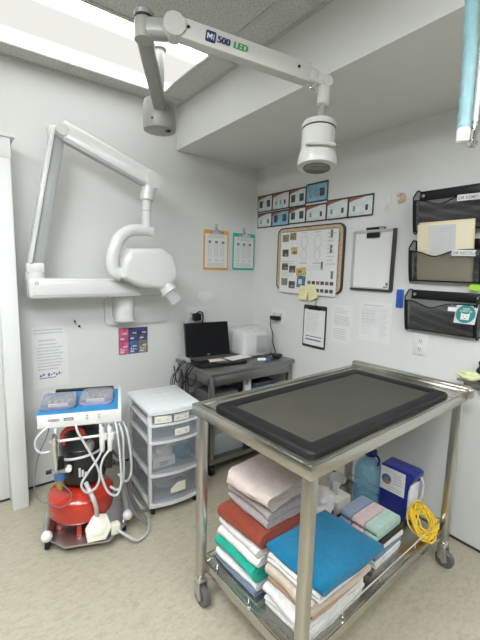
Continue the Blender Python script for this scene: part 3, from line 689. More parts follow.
# ------------------------------------------------------------------ steel exam table
TL = R(math.degrees(.0431)); TO = (-.224, -1.8979, 0); L_, W_ = 1.13, .625
tb = thing('steel_exam_table', 'long stainless steel exam table on casters with lower shelf', 'table', TO, TL)
def tw(x, y, z=0): c, s_ = math.cos(TL), math.sin(TL); return (TO[0]+x*c-y*s_, TO[1]+x*s_+y*c, z)
m = MB(); m.box(-L_, 0, 0, W_, .858, .9, 'steel', .0015)
for x0, x1, y0, y1 in ((-L_+.006, -.004, .006, .036), (-L_+.006, -.004, W_-.036, W_-.006), (-L_+.006, -L_+.034, .036, W_-.036)):
    m.box(x0, x1, y0, y1, .898, .9035, 'steel', .002)
m.build('tabletop', tb)
m = MB(); m.box(-.012, .030, -.004, W_+.004, .862, .925, 'steel', .008, 3); m.box(-.002, .036, -.018, .02, .868, .918, 'steel', .01, 3); m.build('upstand', tb)
LEG = [(-L_+.03, W_-.035), (-L_+.03, .028), (-.03, .028), (-.03, W_-.035)]
for lx, ly in LEG:
    m = MB(); m.box(lx-.020, lx+.020, ly-.020, ly+.020, .135, .86, 'steel_tube', .011, 3); leg = m.build('leg', tb)
    m = MB(); m.cyl((lx, ly, .12), (lx, ly, .15), .014, 'chrome', seg=16); m.box(lx-.02, lx+.02, ly-.02, ly+.02, .105, .125, 'chrome', .006)
    m.prism([(-.022, .112), (.022, .112), (.034, .06), (.044, .04), (.03, .034), (.008, .05), (-.02, .09)], -.026, -.020, 'chrome') if False else None
    yy = -1 if lx < -.5 else 1
    for s_ in (-1, 1):
        m.prism([(ly-.02, .11), (ly+.02, .11), (ly+.012, .05), (ly-.018, .032), (ly-.034, .04)], lx+s_*.02-.003, lx+s_*.02+.003, 'alu', axis='x', bev=.001)
    fork = m.build('caster', leg)
    m = MB(); wheel_m = 'caster_grey'
    m.lathe([(.012, -.013), (.038, -.015), (.043, -.010), (.043, .010), (.038, .015), (.012, .015)], wheel_m, (lx, ly-.015, .043), 24, (1, 0, 0)); m.cyl((lx-.024, ly-.015, .04), (lx+.024, ly-.015, .04), .010, 'alu', seg=12)
    m.build('caster_wheel', leg)
m = MB(); m.box(-L_+.05, -.05, .035, W_-.05, .192, .20, 'steel', .002)
m.box(-L_+.035, -L_+.048, .03, W_-.03, .162, .205, 'steel', .003); m.box(-.048, -.035, .03, W_-.03, .162, .205, 'steel', .003)
m.box(-L_+.035, -.035, .030, .042, .162, .205, 'steel', .003); m.box(-L_+.035, -.035, W_-.052, W_-.04, .162, .205, 'steel', .003)
m.build('lower_shelf', tb)
m = MB(); z = .236
rp = [(-L_+.05, W_-.055, z), (-L_+.05, .048, z), (-.032, .048, z), (-.032, W_-.055, z)]
m.tube(rp, .0035, 'chrome', 8, closed=True)
for lx, ly in ((-L_+.05, .30), (-L_+.05, .5), (-.3, .048), (-.6, .048), (-.85, .048), (-.038, .3)): m.tube([(lx, ly, .2), (lx, ly, z)], .003, 'chrome', 6)
m.build('guard_rail', tb)
# mat on the table
t = thing('rubber_mat', 'black-bordered grey rubber mat lying on the steel table', 'mat', tw(-.625, .272, .9036), TL)
def rect(x, y): return [(-x, -y), (x, -y), (x, y), (-x, y)]
m = MB(); hx, hy, bx, by, T = .472, .246, .066, .060, .018
o1, o2, i1, i2 = rrect(2*hx, 2*hy, .02), rrect(2*hx-.012, 2*hy-.012, .018), rrect(2*(hx-bx+.015), 2*(hy-by+.015), .008), rrect(2*(hx-bx), 2*(hy-by), .006)
lay = [(o1, 0), (o1, T*.6), (o2, T), (i1, T), (i2, T-.006), (i2, 0)]; n = len(o1)
vs = [(p[0], p[1], zz) for q, zz in lay for p in q]
m.poly(vs, [(a*n+k, a*n+(k+1) % n, ((a+1) % 6)*n+(k+1) % n, ((a+1) % 6)*n+k) for a in range(6) for k in range(n)], 'rubber_black'); m.build('mat_border', t)
m = MB(); m.box(-hx+bx-.004, hx-bx+.004, -hy+by-.004, hy-by+.004, .001, T-.005, 'rubber_grey'); m.build('mat_center', t)

# ------------------------------------------------------------------ towels
def towel(w, d, h, n, mt, label, lx, ly, z, rz=0, seed=0, wob=.006, group=None, cat='towel', name='folded_towel', flip=False, top=None):
    """folded cloth: the section (across x) snakes back and forth in n layers, run along y"""
    th = h/n; g = th*.12; path = []; x0, x1 = -w/2+th/2, w/2-th/2
    for i in range(n):
        zc = th*(i+.5); xs_ = [x0+(x1-x0)*k/9 for k in range(10)]
        if i % 2: xs_ = xs_[::-1]
        path += [(x, zc) for x in xs_]
        if i < n-1:
            e = xs_[-1]; s_ = 1 if e > 0 else -1
            for k in range(1, 5): a = -PI/2+PI*k/5; path.append((e+s_*th*.5*math.cos(a), zc+th/2+th/2*math.sin(a)))
    rad = th/2-g/2; left, right = [], []
    for i, p in enumerate(path):
        a, c = path[max(0, i-1)], path[min(len(path)-1, i+1)]; tx, tz = c[0]-a[0], c[1]-a[1]; l_ = math.hypot(tx, tz) or 1
        nx, nz = -tz/l_, tx/l_; left.append((p[0]+nx*rad, p[1]+nz*rad)); right.append((p[0]-nx*rad, p[1]-nz*rad))
    def cap(c, nrm):
        tx, tz = nrm; out = []
        for k in range(1, 4): a = PI/2-PI*k/4; out.append((c[0]+rad*(math.cos(a)*tx-math.sin(a)*tz), c[1]+rad*(math.cos(a)*tz+math.sin(a)*tx)))
        return out
    e = path[-1]; pe = path[-2]; dn = (1 if e[0] > pe[0] else -1, 0)
    prof = left+cap(e, dn)+right[::-1]+cap(path[0], (-1, 0))
    wob *= 1.25; ny = 14; vs = []; np_ = len(prof)
    for j in range(ny+1):
        v = j/ny; y = -d/2+d*v; edge = min(v, 1-v)
        sh = 1 if edge > .04 else .96
        for x, zz in prof:
            q = noise.noise_vector(Vector((x*7+seed*3.1, y*7, zz*22+seed)))
            q2 = noise.noise_vector(Vector((x*20+seed, y*20+seed*2, zz*30)))
            hh = zz/h
            vs.append((x+wob*q.x*1.1+wob*.35*q2.x, (y+wob*q.y*1.6)*1.0*sh if False else y*sh+wob*q.y*1.3, max(.0005, zz+wob*q.z*.55*(.35+.65*hh)+wob*.22*q2.z)))
    fs = [(j*np_+k, j*np_+(k+1) % np_, (j+1)*np_+(k+1) % np_, (j+1)*np_+k) for j in range(ny) for k in range(np_)]
    m = MB()
    m.poly(vs, fs+[tuple(range(np_-1, -1, -1)), tuple(ny*np_+k for k in range(np_))], mt, True)
    o = m.build(name, None, tw(lx, ly, z), TL+rz+(PI if flip else 0), sharp=70)
    tag(o, label, cat, group); return o
S = .2005; e_ = .0015
# rear-left stack
stk = [  # w, d, h, n, mat, label, lx, ly, rz, seed, wob
    (.25, 0.262, .030, 2, 'towel_slate', 'slate blue folded cloth at the bottom of the left towel stack', -.922, 0.428, -2, 1, .005),
    (.24, 0.262, .028, 2, 'towel_white', 'white folded towel under the emerald green one in left stack', -.922, 0.428, 1, 2, .007),
    (.25, 0.262, .060, 2, 'towel_green', 'emerald green folded towel low in the left stack', -.918, 0.428, -1.5, 3, .009),
    (.255, 0.262, .036, 2, 'towel_white', 'lower white towel between green and rust towels in left stack', -.912, 0.428, 2, 4, .009),
    (.25, 0.262, .030, 2, 'towel_white', 'upper white towel directly under rust-red towel in left stack', -.908, 0.428, -2, 5, .009),
    (.29, 0.262, .058, 2, 'towel_rust', 'rust red folded towel in the middle of the left stack', -.885, 0.428, 1, 6, .009),
    (.25, 0.260, .070, 2, 'towel_grey', 'taupe grey folded towel under the pale pink one', -.868, 0.428, -2, 7, .010),
    (.25, 0.255, .070, 2, 'towel_pink', 'pale pink thick folded towel on top of the left stack', -.868, 0.428, 3, 8, .013)]
z = S
for w, d, h, n, mt, lab, lx, ly, rz, sd_, wob in stk:
    towel(w, d, h, n, mt, lab, lx, ly, z, R(rz), sd_, wob, 'towels in the rear-left stack', flip=mt not in ('towel_slate', 'towel_grey')); z += h+e_+wob*.2
stk = [
    (.33, .205, .046, 2, 'towel_white', 'white towel at the very bottom of the front towel stack', -.868, .164, 1, 11, .008),
    (.335, .215, .043, 2, 'towel_white', 'second white towel from the bottom of front stack, under tan', -.872, .163, -1.5, 12, .008),
    (.33, .225, .028, 1, 'towel_tan', 'thin tan folded towel in the front stack under beige', -.86, .158, 1.5, 13, .006),
    (.335, .235, .045, 2, 'towel_beige', 'beige folded towel below the white one in front stack', -.858, .152, -1, 14, .008),
    (.335, .245, .040, 2, 'towel_white', 'white towel directly beneath the bright blue folded sheet', -.856, .148, 1, 15, .008),
    (.35, .275, .026, 1, 'towel_blue', 'bright blue folded sheet on top of the front towel stack', -.85, .142, -1, 16, .006)]
z = S
for w, d, h, n, mt, lab, lx, ly, rz, sd_, wob in stk:
    towel(w, d, h, n, mt, lab, lx, ly, z, R(rz), sd_, wob, 'towels in the front stack', flip=sd_ % 2 == 0); z += h+e_+wob*.2

# maroon towel with crumpled pale cloth behind the blue sheet
towel(.15, .13, .10, 3, 'towel_maroon', 'dark maroon folded towel behind the bright blue sheet', -.545, .43, S, R(3), 21, .004)
def blob(name, mt, label, cat, c, r, seed, amp=.3):
    m = MB(); bm = bmesh.new(); bmesh.ops.create_icosphere(bm, subdivisions=4, radius=1)
    vs = []
    for v in bm.verts:
        q = v.co.copy(); f = 1+amp*noise.noise(q*1.7+Vector((seed, 0, 0)))+amp*.45*abs(noise.noise(q*4.5+Vector((0, seed, 0))))
        q = Vector((q.x*r[0], q.y*r[1], q.z*r[2]))*f; vs.append((q.x, q.y, max(q.z, -r[2]*.82)+r[2]*.82))
    fs = [tuple(v.index for v in f.verts) for f in bm.faces]; bm.free()
    m.poly(vs, fs, mt, True); o = m.build(name, None, c, TL, sharp=70); return tag(o, label, cat)
blob('crumpled_cloth', 'towel_white', 'crumpled off-white cloth piled on the maroon towel', 'cloth', tw(-.535, .42, S+.104), (.088, .07, .05), 3)
# tissue box
t = thing('tissue_box', 'cream tissue box with white tissue between jug and maroon towel', 'tissue box', tw(-.345, .462, S), TL)
m = MB(); m.box(-.06, .06, -.062, .062, 0, .085, 'plastic_cream', .003); m.build('carton', t)
m = MB(); vs, fs = [], []
for i in range(9):
    for k in range(12):
        a = 2*PI*k/12; rr = .012+.040*(i/8)**.7; rr *= 1+.3*math.sin(3*a+i*.6)
        vs.append((rr*math.cos(a), rr*.8*math.sin(a), .083+.095*(i/8)+.012*math.sin(2*a+i)))
for i in range(8):
    for k in range(12): fs.append((i*12+k, i*12+(k+1) % 12, (i+1)*12+(k+1) % 12, (i+1)*12+k))
m.poly(vs, fs, 'paper', True); m.build('tissue', t)
# black bin holding three folded cloths
t = thing('black_tray', 'small black tray holding three folded washcloths on white linens', 'tray', tw(-.445, .20, .299), TL)
m = MB(); m.box(-.115, .115, -.108, .108, 0, .006, 'plastic_black', .002)
for x0, x1, y0, y1 in ((-.115, -.108, -.108, .108), (.108, .115, -.108, .108), (-.115, .115, -.108, -.101), (-.115, .115, .101, .108)): m.box(x0, x1, y0, y1, .003, .032, 'plastic_black', .002)
m.build('tray_body', t)
for k, (mt, lab) in enumerate((('cloth_blue', 'dusty blue washcloth in the black tray, nearest the wall'), ('cloth_pink', 'dusty pink washcloth in middle of the black tray'), ('cloth_mint', 'mint green washcloth in the black tray, nearest the camera'))):
    towel(.188, .061, .062, 2, mt, lab, -.446, .2645-k*.0645, .3072, R(0), 31+k, .0025, 'washcloths in the black tray', 'washcloth', 'washcloth')
z = S
for k, (mt, lab, h) in enumerate((('towel_white', 'white folded linen at the bottom of stack beneath black tray', .032), ('towel_slate', 'grey-blue folded linen in the stack beneath black tray', .026), ('towel_white', 'white folded linen directly under the black tray', .028))):
    towel(.22, .205, h, 2, mt, lab, -.445+.004*k, .198, z, R(2-2*k), 41+k, .003, 'linens under the black tray', 'linen', 'folded_linen'); z += h+.003
# water jug
t = thing('water_jug', 'clear blue plastic water jug with dark blue cap on table shelf', 'jug', tw(-.132, .396, S), TL)
m = MB(); m.M = Matrix.Diagonal((1.08, 1.08, .9, 1)); m.lathe([(.05, 0), (.066, .006), (.07, .02), (.07, .07), (.064, .076), (.07, .084), (.07, .125), (.064, .131), (.07, .139), (.07, .20), (.064, .225), (.045, .255), (.026, .272), (.022, .285), (.022, .30)], 'clear_blue', (0, 0, 0), 32); m.build('bottle', t)
m = MB(); m.lathe([(.03, 0), (.034, .004), (.034, .03), (.026, .038), (.005, .04)], 'blue_cap', (0, 0, .262), 24); m.build('cap', t)
m = MB(); m.tube(spline([(-.02, -.02, .285), (-.03, -.05, .29), (-.03, -.07, .27), (-.025, -.06, .235)]), .006, 'blue_cap', 8); m.build('carry_loop', t)
# blue box with a printed label
t = thing('blue_container', 'dark blue plastic container with white printed label on table shelf', 'container', tw(-.112, .245, S), TL)
m = MB(); m.prism([(-.085, 0), (.09, 0), (.09, .20), (.062, .262), (.072, .292), (.05, .302), (-.075, .302), (-.09, .29), (-.09, .02)][::-1] if False else
             [(-.08, 0), (.068, 0), (.068, .262), (.058, .272), (-.09, .272), (-.110, .262), (-.108, .243), (-.085, .215), (-.075, .17), (-.072, .02)], -.055, .05, 'blue_plastic', axis='x', bev=.008)
m.build('body', t)
m = MB(); m.box(-.0572, -.0552, -.066, .064, .135, .258, 'paper', 0)
MX = Matrix.Translation((-.0575, 0, 0)) @ Matrix.Rotation(-PI/2, 4, 'Z')
m.M = MX
m.prism(cc(.026, -.030, .195), -.001, 0, 'filter_blue'); m.prism(cc(.018, -.025, .188), -.0015, -.0008, 'photo_brown')
lines(m, .005, .06, .18, .24, 4, -.0012, 'ink_light', .4, .3); lines(m, -.02, .06, .142, .168, 2, -.0012, 'ink_light', .35, .2); m.M = Matrix.Identity(4); m.build('printed_label', t)
m = MB(); m.box(-.04, .046, -.092, -.076, .02, .20, 'plastic_white', .004); m.build('white_end', t)
m = MB(); m.tube(spline([(.03, -.08, .25), (.03, -.112, .22), (.03, -.118, .17), (.03, -.11, .12), (.03, -.08, .09)]), .006, 'hose_grey', 8); m.build('side_cord', t)
# coil of yellow tubing
m = MB(); P = []
for i in range(240):
    a = i*2*PI/16+.25*math.sin(i*.11)
    rr = .072+.016*math.sin(i*.37)+.009*math.sin(i*1.13)
    P.append((rr*math.cos(a)+.016*math.sin(i*.13), rr*math.sin(a)*.58+.009*math.cos(i*.17), .072+.056*math.sin(a)*rr/.08+.008*math.sin(i*.29)+.006*math.cos(i*.8)))
m.tube(P, .0036, 'tubing_yellow', 7)
tag(m.build('tubing_coil', None, tw(-.158, .083, S-.006), TL), 'loose coil of yellow tubing at right end of the table shelf', 'tubing')
# pale bag and small dark thing where the table meets the wall
blob('crumpled_bag', 'bag_lime', 'pale yellow-green crumpled bag by the table corner at wall', 'bag', (-.115, -1.85, .935), (.035, .05, .022), 9, .5)
m = MB(); m.lathe([(.014, 0), (.017, .004), (.017, .05), (.008, .062), (.008, .075), (.011, .077), (.011, .092), (.004, .095)], 'plastic_black', (0, 0, 0), 16)
bt = m.build('dropper_bottle', None, (-.03, -1.868, .925), 0); tag(bt, 'tiny black bottle at right edge beside the crumpled bag', 'bottle')
m = MB(); m.box(-.05, .05, -.09, .09, -.012, 0, 'steel', .003); m.box(.038, .05, -.09, .09, -.06, 0, 'steel', .003)
sh = m.build('wall_ledge', None, (-.052, -1.88, .925), 0); tag(sh, 'small steel wall ledge just behind right corner of exam table', 'ledge')

# ------------------------------------------------------------------ four-drawer plastic unit
DR = R(-4.3); DO = (-1.302, -.705, 0)
dw = thing('drawer_unit', 'white plastic four-drawer unit with see-through drawers by the back wall', 'drawer unit', DO, DR)
def dwp(x, y, z): c, s_ = math.cos(DR), math.sin(DR); return (DO[0]+x*c-y*s_, DO[1]+x*s_+y*c, z)
w, dp = .322, .40
def bow(x0, x1, y1, amp=.022, off=0, n=10): return [(x0+(x1-x0)*k/n, off-amp*math.sin(PI*k/n)) for k in range(n+1)]+[(x1, y1), (x0, y1)]
m = MB(); m.prism(bow(-.006, w+.006, dp+.004, .022, -.006), .618, .640, 'drawer_white', axis='z', bev=.005)
m.prism(bow(.03, w-.03, dp-.04, .016, .03), .640, .6425, 'drawer_white', axis='z', bev=.001)
for x in (.10, .16, .22): m.box(x-.002, x+.002, .10, .30, .6425, .6435, 'paper_grey')
for y in (.12, .2, .28): m.box(.09, .24, y-.002, y+.002, .6425, .6437, 'paper_grey')
m.build('top_panel', dw)
m = MB()
for x0, x1 in ((0, .020), (w-.020, w)):
    m.box(x0, x1, .004, .030, .05, .62, 'drawer_white', .004); m.box(x0, x1, dp-.03, dp, .05, .62, 'drawer_white', .004)
for z0, z1 in ((.05, .076), (.238, .258), (.440, .457), (.545, .56)):
    m.prism(bow(0, w, .03, .022, .0), z0, z1, 'drawer_white', axis='z', bev=.003)
    for x0, x1 in ((0, .014), (w-.014, w)): m.box(x0, x1, .02, dp-.01, z0, z1, 'drawer_white', .003)
    m.box(.012, w-.012, .03, dp-.01, z0+.004, z0+.008, 'drawer_white')
    m.box(0, w, dp-.014, dp, z0, z1, 'drawer_white', .003)
m.build('frame', dw)
lab = [[(.03, .125, 'plastic_cream'), (.14, .235, 'plastic_cream')], [(.145, .24, 'plastic_cream')], [], [(.12, .215, 'plastic_cream')]]
for k, (z0, z1) in enumerate(((.562, .616), (.459, .542), (.260, .437), (.079, .235))):
    m = MB(); n = 10; fr = [(.02+(w-.04)*q/n, -.004-.022*math.sin(PI*q/n)) for q in range(n+1)]
    m.prism(fr+[(p[0], p[1]+.004) for p in fr[::-1]], z0, z1, 'drawer_clear', axis='z')
    m.box(.014, .017, .02, dp-.02, z0+.012, z1-.006, 'drawer_clear'); m.box(w-.017, w-.014, .02, dp-.02, z0+.012, z1-.006, 'drawer_clear')
    m.box(.017, w-.017, dp-.024, dp-.02, z0+.012, z1-.006, 'drawer_clear'); m.box(.017, w-.017, .0, dp-.024, z0+.0115, z0+.014, 'drawer_clear')
    dr = m.build('drawer', dw)
    m = MB(); lip = [(.10+(w-.20)*q/n, -.004-.022*math.sin(PI*(.08+(w-.2)/(w-.04)*q/n+.16))-.010) for q in range(n+1)]
    m.prism(lip+[(p[0], p[1]+.012) for p in lip[::-1]], z1-.010, z1-.004, 'drawer_clear', axis='z'); m.build('pull_lip', dr)
    for x0, x1, c in lab[k]:
        zc = (z0+z1)/2; m = MB(); h = .021 if k < 2 else .030
        f = lambda x: -.0065-.022*math.sin(PI*(x-.02)/(w-.04))
        if k == 3: zc -= .0; xm_ = x0+.04; m.poly([(x0, f(x0), zc-h), (xm_, f(xm_), zc-h), (x1, f(x1), zc-h), (x1, f(x1), zc+h), (xm_, f(xm_), zc+h), (x0, f(x0), zc-h*.1)], [(0, 1, 4, 5), (1, 2, 3, 4)], c)
        else:
            xm_ = (x0+x1)/2; m.poly([(x0, f(x0), zc-h), (xm_, f(xm_), zc-h), (x1, f(x1), zc-h), (x1, f(x1), zc+h), (xm_, f(xm_), zc+h), (x0, f(x0), zc+h)], [(0, 1, 4, 5), (1, 2, 3, 4)], c)
            for q in range(2): xx = x0+.014+q*.05; m.poly([(xx, f(xx)-.001, zc-h*.4), (xx+.02, f(xx+.02)-.001, zc-h*.4), (xx+.02, f(xx+.02)-.001, zc+h*.2), (xx, f(xx)-.001, zc+h*.2)], [(0, 1, 2, 3)], 'ink_light')
        m.build('paper_label', dr)
for x, y in ((.025, .02), (w-.025, .02), (.025, dp-.025), (w-.025, dp-.025)):
    m = MB(); m.lathe([(.006, -.009), (.019, -.009), (.021, 0), (.019, .009), (.006, .009)], 'plastic_black', (x, y, .0215), 18, (1, 0, 0)); m.cyl((x, y, .03), (x, y, .052), .007, 'plastic_black', seg=10); m.build('caster', dw)
t = thing('carton', 'small white carton inside the third drawer down', 'box', dwp(.10, .075, .2755), DR)
m = MB(); m.box(-.07, .07, -.05, .05, 0, .055, 'plastic_white', .002); m.ink(-.03, .03, .026, .034, -.0505, 'ink'); m.ink(-.03, .02, .014, .021, -.0505, 'ink'); m.build('box_body', t)
blob('gauze_wad', 'towel_white', 'wad of white gauze on the carton in the third drawer', 'gauze', dwp(.12, .075, .3315), (.05, .04, .035), 5)
blob('blue_pouch', 'blue_bag', 'dark blue pouch at right inside the third drawer', 'pouch', dwp(.24, .085, .2755), (.055, .06, .062), 12, .15)
blob('grey_cloth', 'towel_grey', 'dim grey cloth heap inside the bottom drawer', 'cloth', dwp(.16, .16, .0945), (.10, .12, .04), 14, .2)

# ------------------------------------------------------------------ instrument cart and compressor
KA = R(-19.2); KO = (-1.64, -.56, 0)
def kp(x, y, z): c, s_ = math.cos(KA), math.sin(KA); return (KO[0]+x*c-y*s_, KO[1]+x*s_+y*c, z)
ct = thing('dental_cart', 'white dental delivery cart with blue-lined tray by the door', 'cart', KO, KA)
m = MB(); oct_ = [(-.19, -.10), (-.06, -.225), (.15, -.235), (.24, -.12), (.24, .12), (.15, .2), (-.12, .2), (-.19, .1)]
m.prism(oct_, .050, .060, 'alu', axis='z', bev=.002); m.build('base_plate', ct)
for p0, p1 in (((-.160, .13, .10), (-.146, -.160, .095)), ((.235, .16, .10), (.245, -.10, .10))):
    m = MB(); m.cyl(p0, p1, .025, 'alu', seg=20); m.box(p0[0]-.012, p0[0]+.012, -.05, .1, .058, .08, 'alu'); lg = m.build('side_tube', ct)
    m = MB(); q = Vector(p1); m.lathe([(.012, -.012), (.023, -.006), (.028, .008), (.025, .024), (.014, .034), (.003, .036)], 'plastic_white', q, 20, (0, -1, 0)); m.build('end_knob', lg)
for x, y in ((-.150, -.135), (.225, -.10), (-.16, .15), (.22, .15)):
    m = MB(); m.lathe([(.006, -.011), (.022, -.011), (.025, 0), (.022, .011), (.006, .011)], 'plastic_black', (x, y, .0255), 18, (1, 0, 0)); m.cyl((x, y, .03), (x, y, .075), .008, 'alu', seg=10); m.build('caster', ct)
m = MB(); m.box(.0, .04, .165, .195, .06, .70, 'alu', .006); m.build('post', ct)
m = MB(); m.box(-.158, .218, -.172, .19, .668, .727, 'plastic_white', .006); m.box(.205, .222, -.176, .192, .69, .74, 'plastic_white', .004); m.box(-.162, .222, -.180, -.168, .664, .732, 'plastic_white', .004); m.build('tray_housing', ct)
m = MB(); m.box(-.166, .206, -.178, .15, .7325, .7345, 'tray_paper'); m.build('tray_liner', ct)
m = MB(); m.box(-.13, .18, .155, .188, .7275, .743, 'plastic_black', .003); m.build('rear_strip', ct)
m = MB(); n = 20; y = -.1815
o = [(-.09+.026*math.cos(2*PI*k/n), .703+.007*math.sin(2*PI*k/n)) for k in range(n)]; i_ = [(-.09+.021*math.cos(2*PI*k/n), .703+.0045*math.sin(2*PI*k/n)) for k in range(n)]
m.poly([(p[0], y, p[1]) for p in o+i_], [(k, (k+1) % n, n+(k+1) % n, n+k) for k in range(n)], 'ink'); m.ink(-.104, -.076, .7015, .7045, y, 'ink'); m.build('emblem', ct)
m = MB(); m.box(-.045, -.002, y-.001, y+.001, .697, .711, 'ink'); m.ink(-.04, -.008, .702, .706, y-.0014, 'paper_grey'); m.build('model_badge', ct)
for x in (.06, .115): m = MB(); m.cyl((x, -.18, .702), (x, -.186, .702), .006, 'alu', seg=10); m.ink(x-.006, x+.006, .712, .716, y, 'ink'); m.build('gauge', ct)
m = MB(); m.tube(spline([(-.11, -.17, .672), (-.145, -.195, .65), (-.168, -.20, .615), (-.165, -.20, .575), (-.145, -.20, .553), (-.11, -.195, .553)], 5), .006, 'hose_grey', 8); m.build('handle', ct)
m = MB(); m.tube([(-.11, -.195, .60), (.20, -.195, .612)], .0065, 'plastic_white', 8)
for x in (-.085, .12, .16): m.tube([(x, -.16, .675), (x, -.195, .61)], .006, 'plastic_white', 8)
m.build('holder_bar', ct)
for x in (-.085, .135, .17): m = MB(); m.lathe([(.010, 0), (.016, 0), (.017, .03), (.011, .03)], 'plastic_white' if x > 0 else 'chrome', (x, -.212, .595), 16); m.build('tool_holder', ct)

# compressor under the tray
cp = thing('air_compressor', 'small compressor with red tank and black motor on the cart base', 'compressor', kp(.008, -.04, .0605), KA)
m = MB(); prof = []
for k in range(9): a = -PI/2+PI/2*k/8; prof.append((.161*max(.02, math.cos(a)) if k else .02, .115+.055*math.sin(a)))
prof += [(.162, .155)]
for k in range(9): a = PI/2*k/8; prof.append((.162*math.cos(a)+.003, .195+.06*math.sin(a)))
m.lathe(prof, 'red_paint', (0, 0, -.015), 40); m.build('tank', cp)
for a in (200, 268, 330, 90): m = MB(); m.box(.12*math.cos(R(a))-.012, .12*math.cos(R(a))+.012, .12*math.sin(R(a))-.004, .12*math.sin(R(a))+.004, 0, .060, 'red_paint', .002); m.build('foot', cp)
m = MB(); m.lathe([(.10, .235), (.112, .24), (.115, .25), (.115, .40), (.117, .405), (.117, .425), (.113, .43), (.108, .47), (.085, .51), (.05, .53), (.01, .535)], 'motor_black', (.012, .02, .02), 36)
for k in range(3): m.ink(.0+k*.014, .010+k*.014, .31, .36-k*.012, -.098, 'ink_light')
m.build('motor', cp)
m = MB(); m.M = Matrix.Translation((-.012, -.035, -.022)); m.tube(spline([(-.055, -.02, .50), (-.06, -.03, .555), (-.035, -.035, .585), (.01, -.035, .585), (.035, -.03, .555), (.035, -.02, .51)], 5), .012, 'red_paint', 10); m.build('carry_handle', cp)
m = MB(); m.tube([(.012+.120*math.cos(2*PI*k/28), .02+.120*math.sin(2*PI*k/28), .405+.022*math.cos(2*PI*k/28+.5)) for k in range(28)], .007, 'plastic_white', 8, closed=True); m.build('strap_hose', cp)
m = MB(); m.M = Matrix.Translation((0, 0, .035)); c = (-.085, -.115); m.cyl((c[0], c[1], .245), (c[0], c[1], .29), .022, 'brass', seg=18); m.cyl((c[0], c[1], .29), (c[0], c[1], .325), .027, 'filter_blue', seg=18); m.box(c[0]-.034, c[0]+.034, c[1]-.02, c[1]+.02, .325, .348, 'alu', .005)
m.cyl((c[0], c[1], .348), (c[0], c[1], .40), .022, 'plastic_black', seg=18); m.cyl((c[0]+.045, c[1]-.01, .35), (c[0]+.045, c[1]-.032, .35), .015, 'plastic_white', seg=18); m.cyl((c[0]-.06, c[1], .33), (c[0]-.03, c[1], .336), .010, 'plastic_black', seg=10)
m.cyl((c[0], c[1], .23), (c[0], c[1], .25), .010, 'brass', seg=10); m.build('air_regulator', cp)
m = MB(); m.box(.125, .165, -.09, -.03, .33, .47, 'motor_black', .008); m.build('switch_box', cp)
m = MB(); m.lathe([(.012, 0), (.02, .02), (.02, .05), (.012, .06)], 'alu', (.06, -.10, .45), 14, (0, -.3, 1)); m.build('intake_filter', cp)

# handpieces and their hoses
def handpiece(label, x, kind, hose, r=.006):
    t = thing('handpiece', label, 'handpiece', kp(x, -.212, .50), KA, 'handpieces hung on the cart')
    r *= .85; m = MB()
    if kind == 0: m.lathe([(.004, -.05), (.008, -.03), (.013, .02), (.014, .06), (.010, .10), (.012, .13), (.008, .15)], 'chrome', (0, 0, 0), 16)
    else: m.lathe([(.007, .03), (.012, .04), (.013, .09), (.012, .13), (.014, .14), (.010, .16)], 'plastic_white', (0, 0, 0), 16); m.cyl((0, 0, .155), (.01, -.02, .175), .004, 'chrome', seg=8)
    m.build('body', t)
    m = MB(); m.tube(spline([(a-x, y+.212, z-.50) for a, y, z in hose], 7), r, ('hose_dark' if kind == 0 else 'hose_grey'), 8); m.build('hose', t)
handpiece('silver handpiece hanging at the left of the cart holder bar', -.085, 0,
          [(-.085, -.212, .46), (-.08, -.22, .42), (-.045, -.225, .38), (-.018, -.225, .34), (-.03, -.22, .29), (-.075, -.21, .265), (-.12, -.20, .29), (-.16, -.19, .30), (-.187, -.18, .37), (-.165, -.18, .52), (-.125, -.175, .62), (-.11, -.165, .67)], .0035)
handpiece('white syringe handpiece hanging left of a pair on cart', .128, 1,
          [(.128, -.212, .54), (.105, -.225, .50), (.06, -.235, .44), (.03, -.24, .385), (.055, -.24, .342), (.10, -.235, .365), (.112, -.23, .43), (.08, -.225, .52), (.02, -.215, .645), (.01, -.18, .67)], .0068)
handpiece('white syringe handpiece hanging rightmost on the cart bar', .165, 1,
          [(.165, -.212, .54), (.135, -.235, .51), (.120, -.245, .46), (.128, -.25, .40), (.155, -.25, .33), (.195, -.245, .31), (.215, -.24, .38), (.21, -.23, .52), (.20, -.215, .63), (.19, -.18, .67)], .0068)
for k, (nm, pts, r, mt) in enumerate((('supply_hose', [(.20, -.15, .668), (.225, -.19, .6), (.228, -.205, .49), (.226, -.21, .38), (.20, -.20, .31), (.16, -.18, .32)], .0062, 'hose_grey'),
                    ('supply_hose', [(.212, -.12, .668), (.245, -.16, .61), (.262, -.18, .50), (.265, -.18, .39), (.24, -.17, .33), (.20, -.12, .35)], .0062, 'hose_grey'),
                    ('supply_hose', [(.17, -.05, .45), (.22, -.10, .40), (.235, -.14, .28), (.27, -.17, .16), (.34, -.19, .075)], .008, 'hose_dark'),
                    ('supply_hose', [(.17, -.02, .38), (.23, -.08, .34), (.26, -.10, .22), (.30, -.10, .11), (.36, -.06, .075)], .008, 'hose_dark'))):
    m = MB(); m.tube(spline(pts, 7), r, mt, 8); m.build(nm, ct)
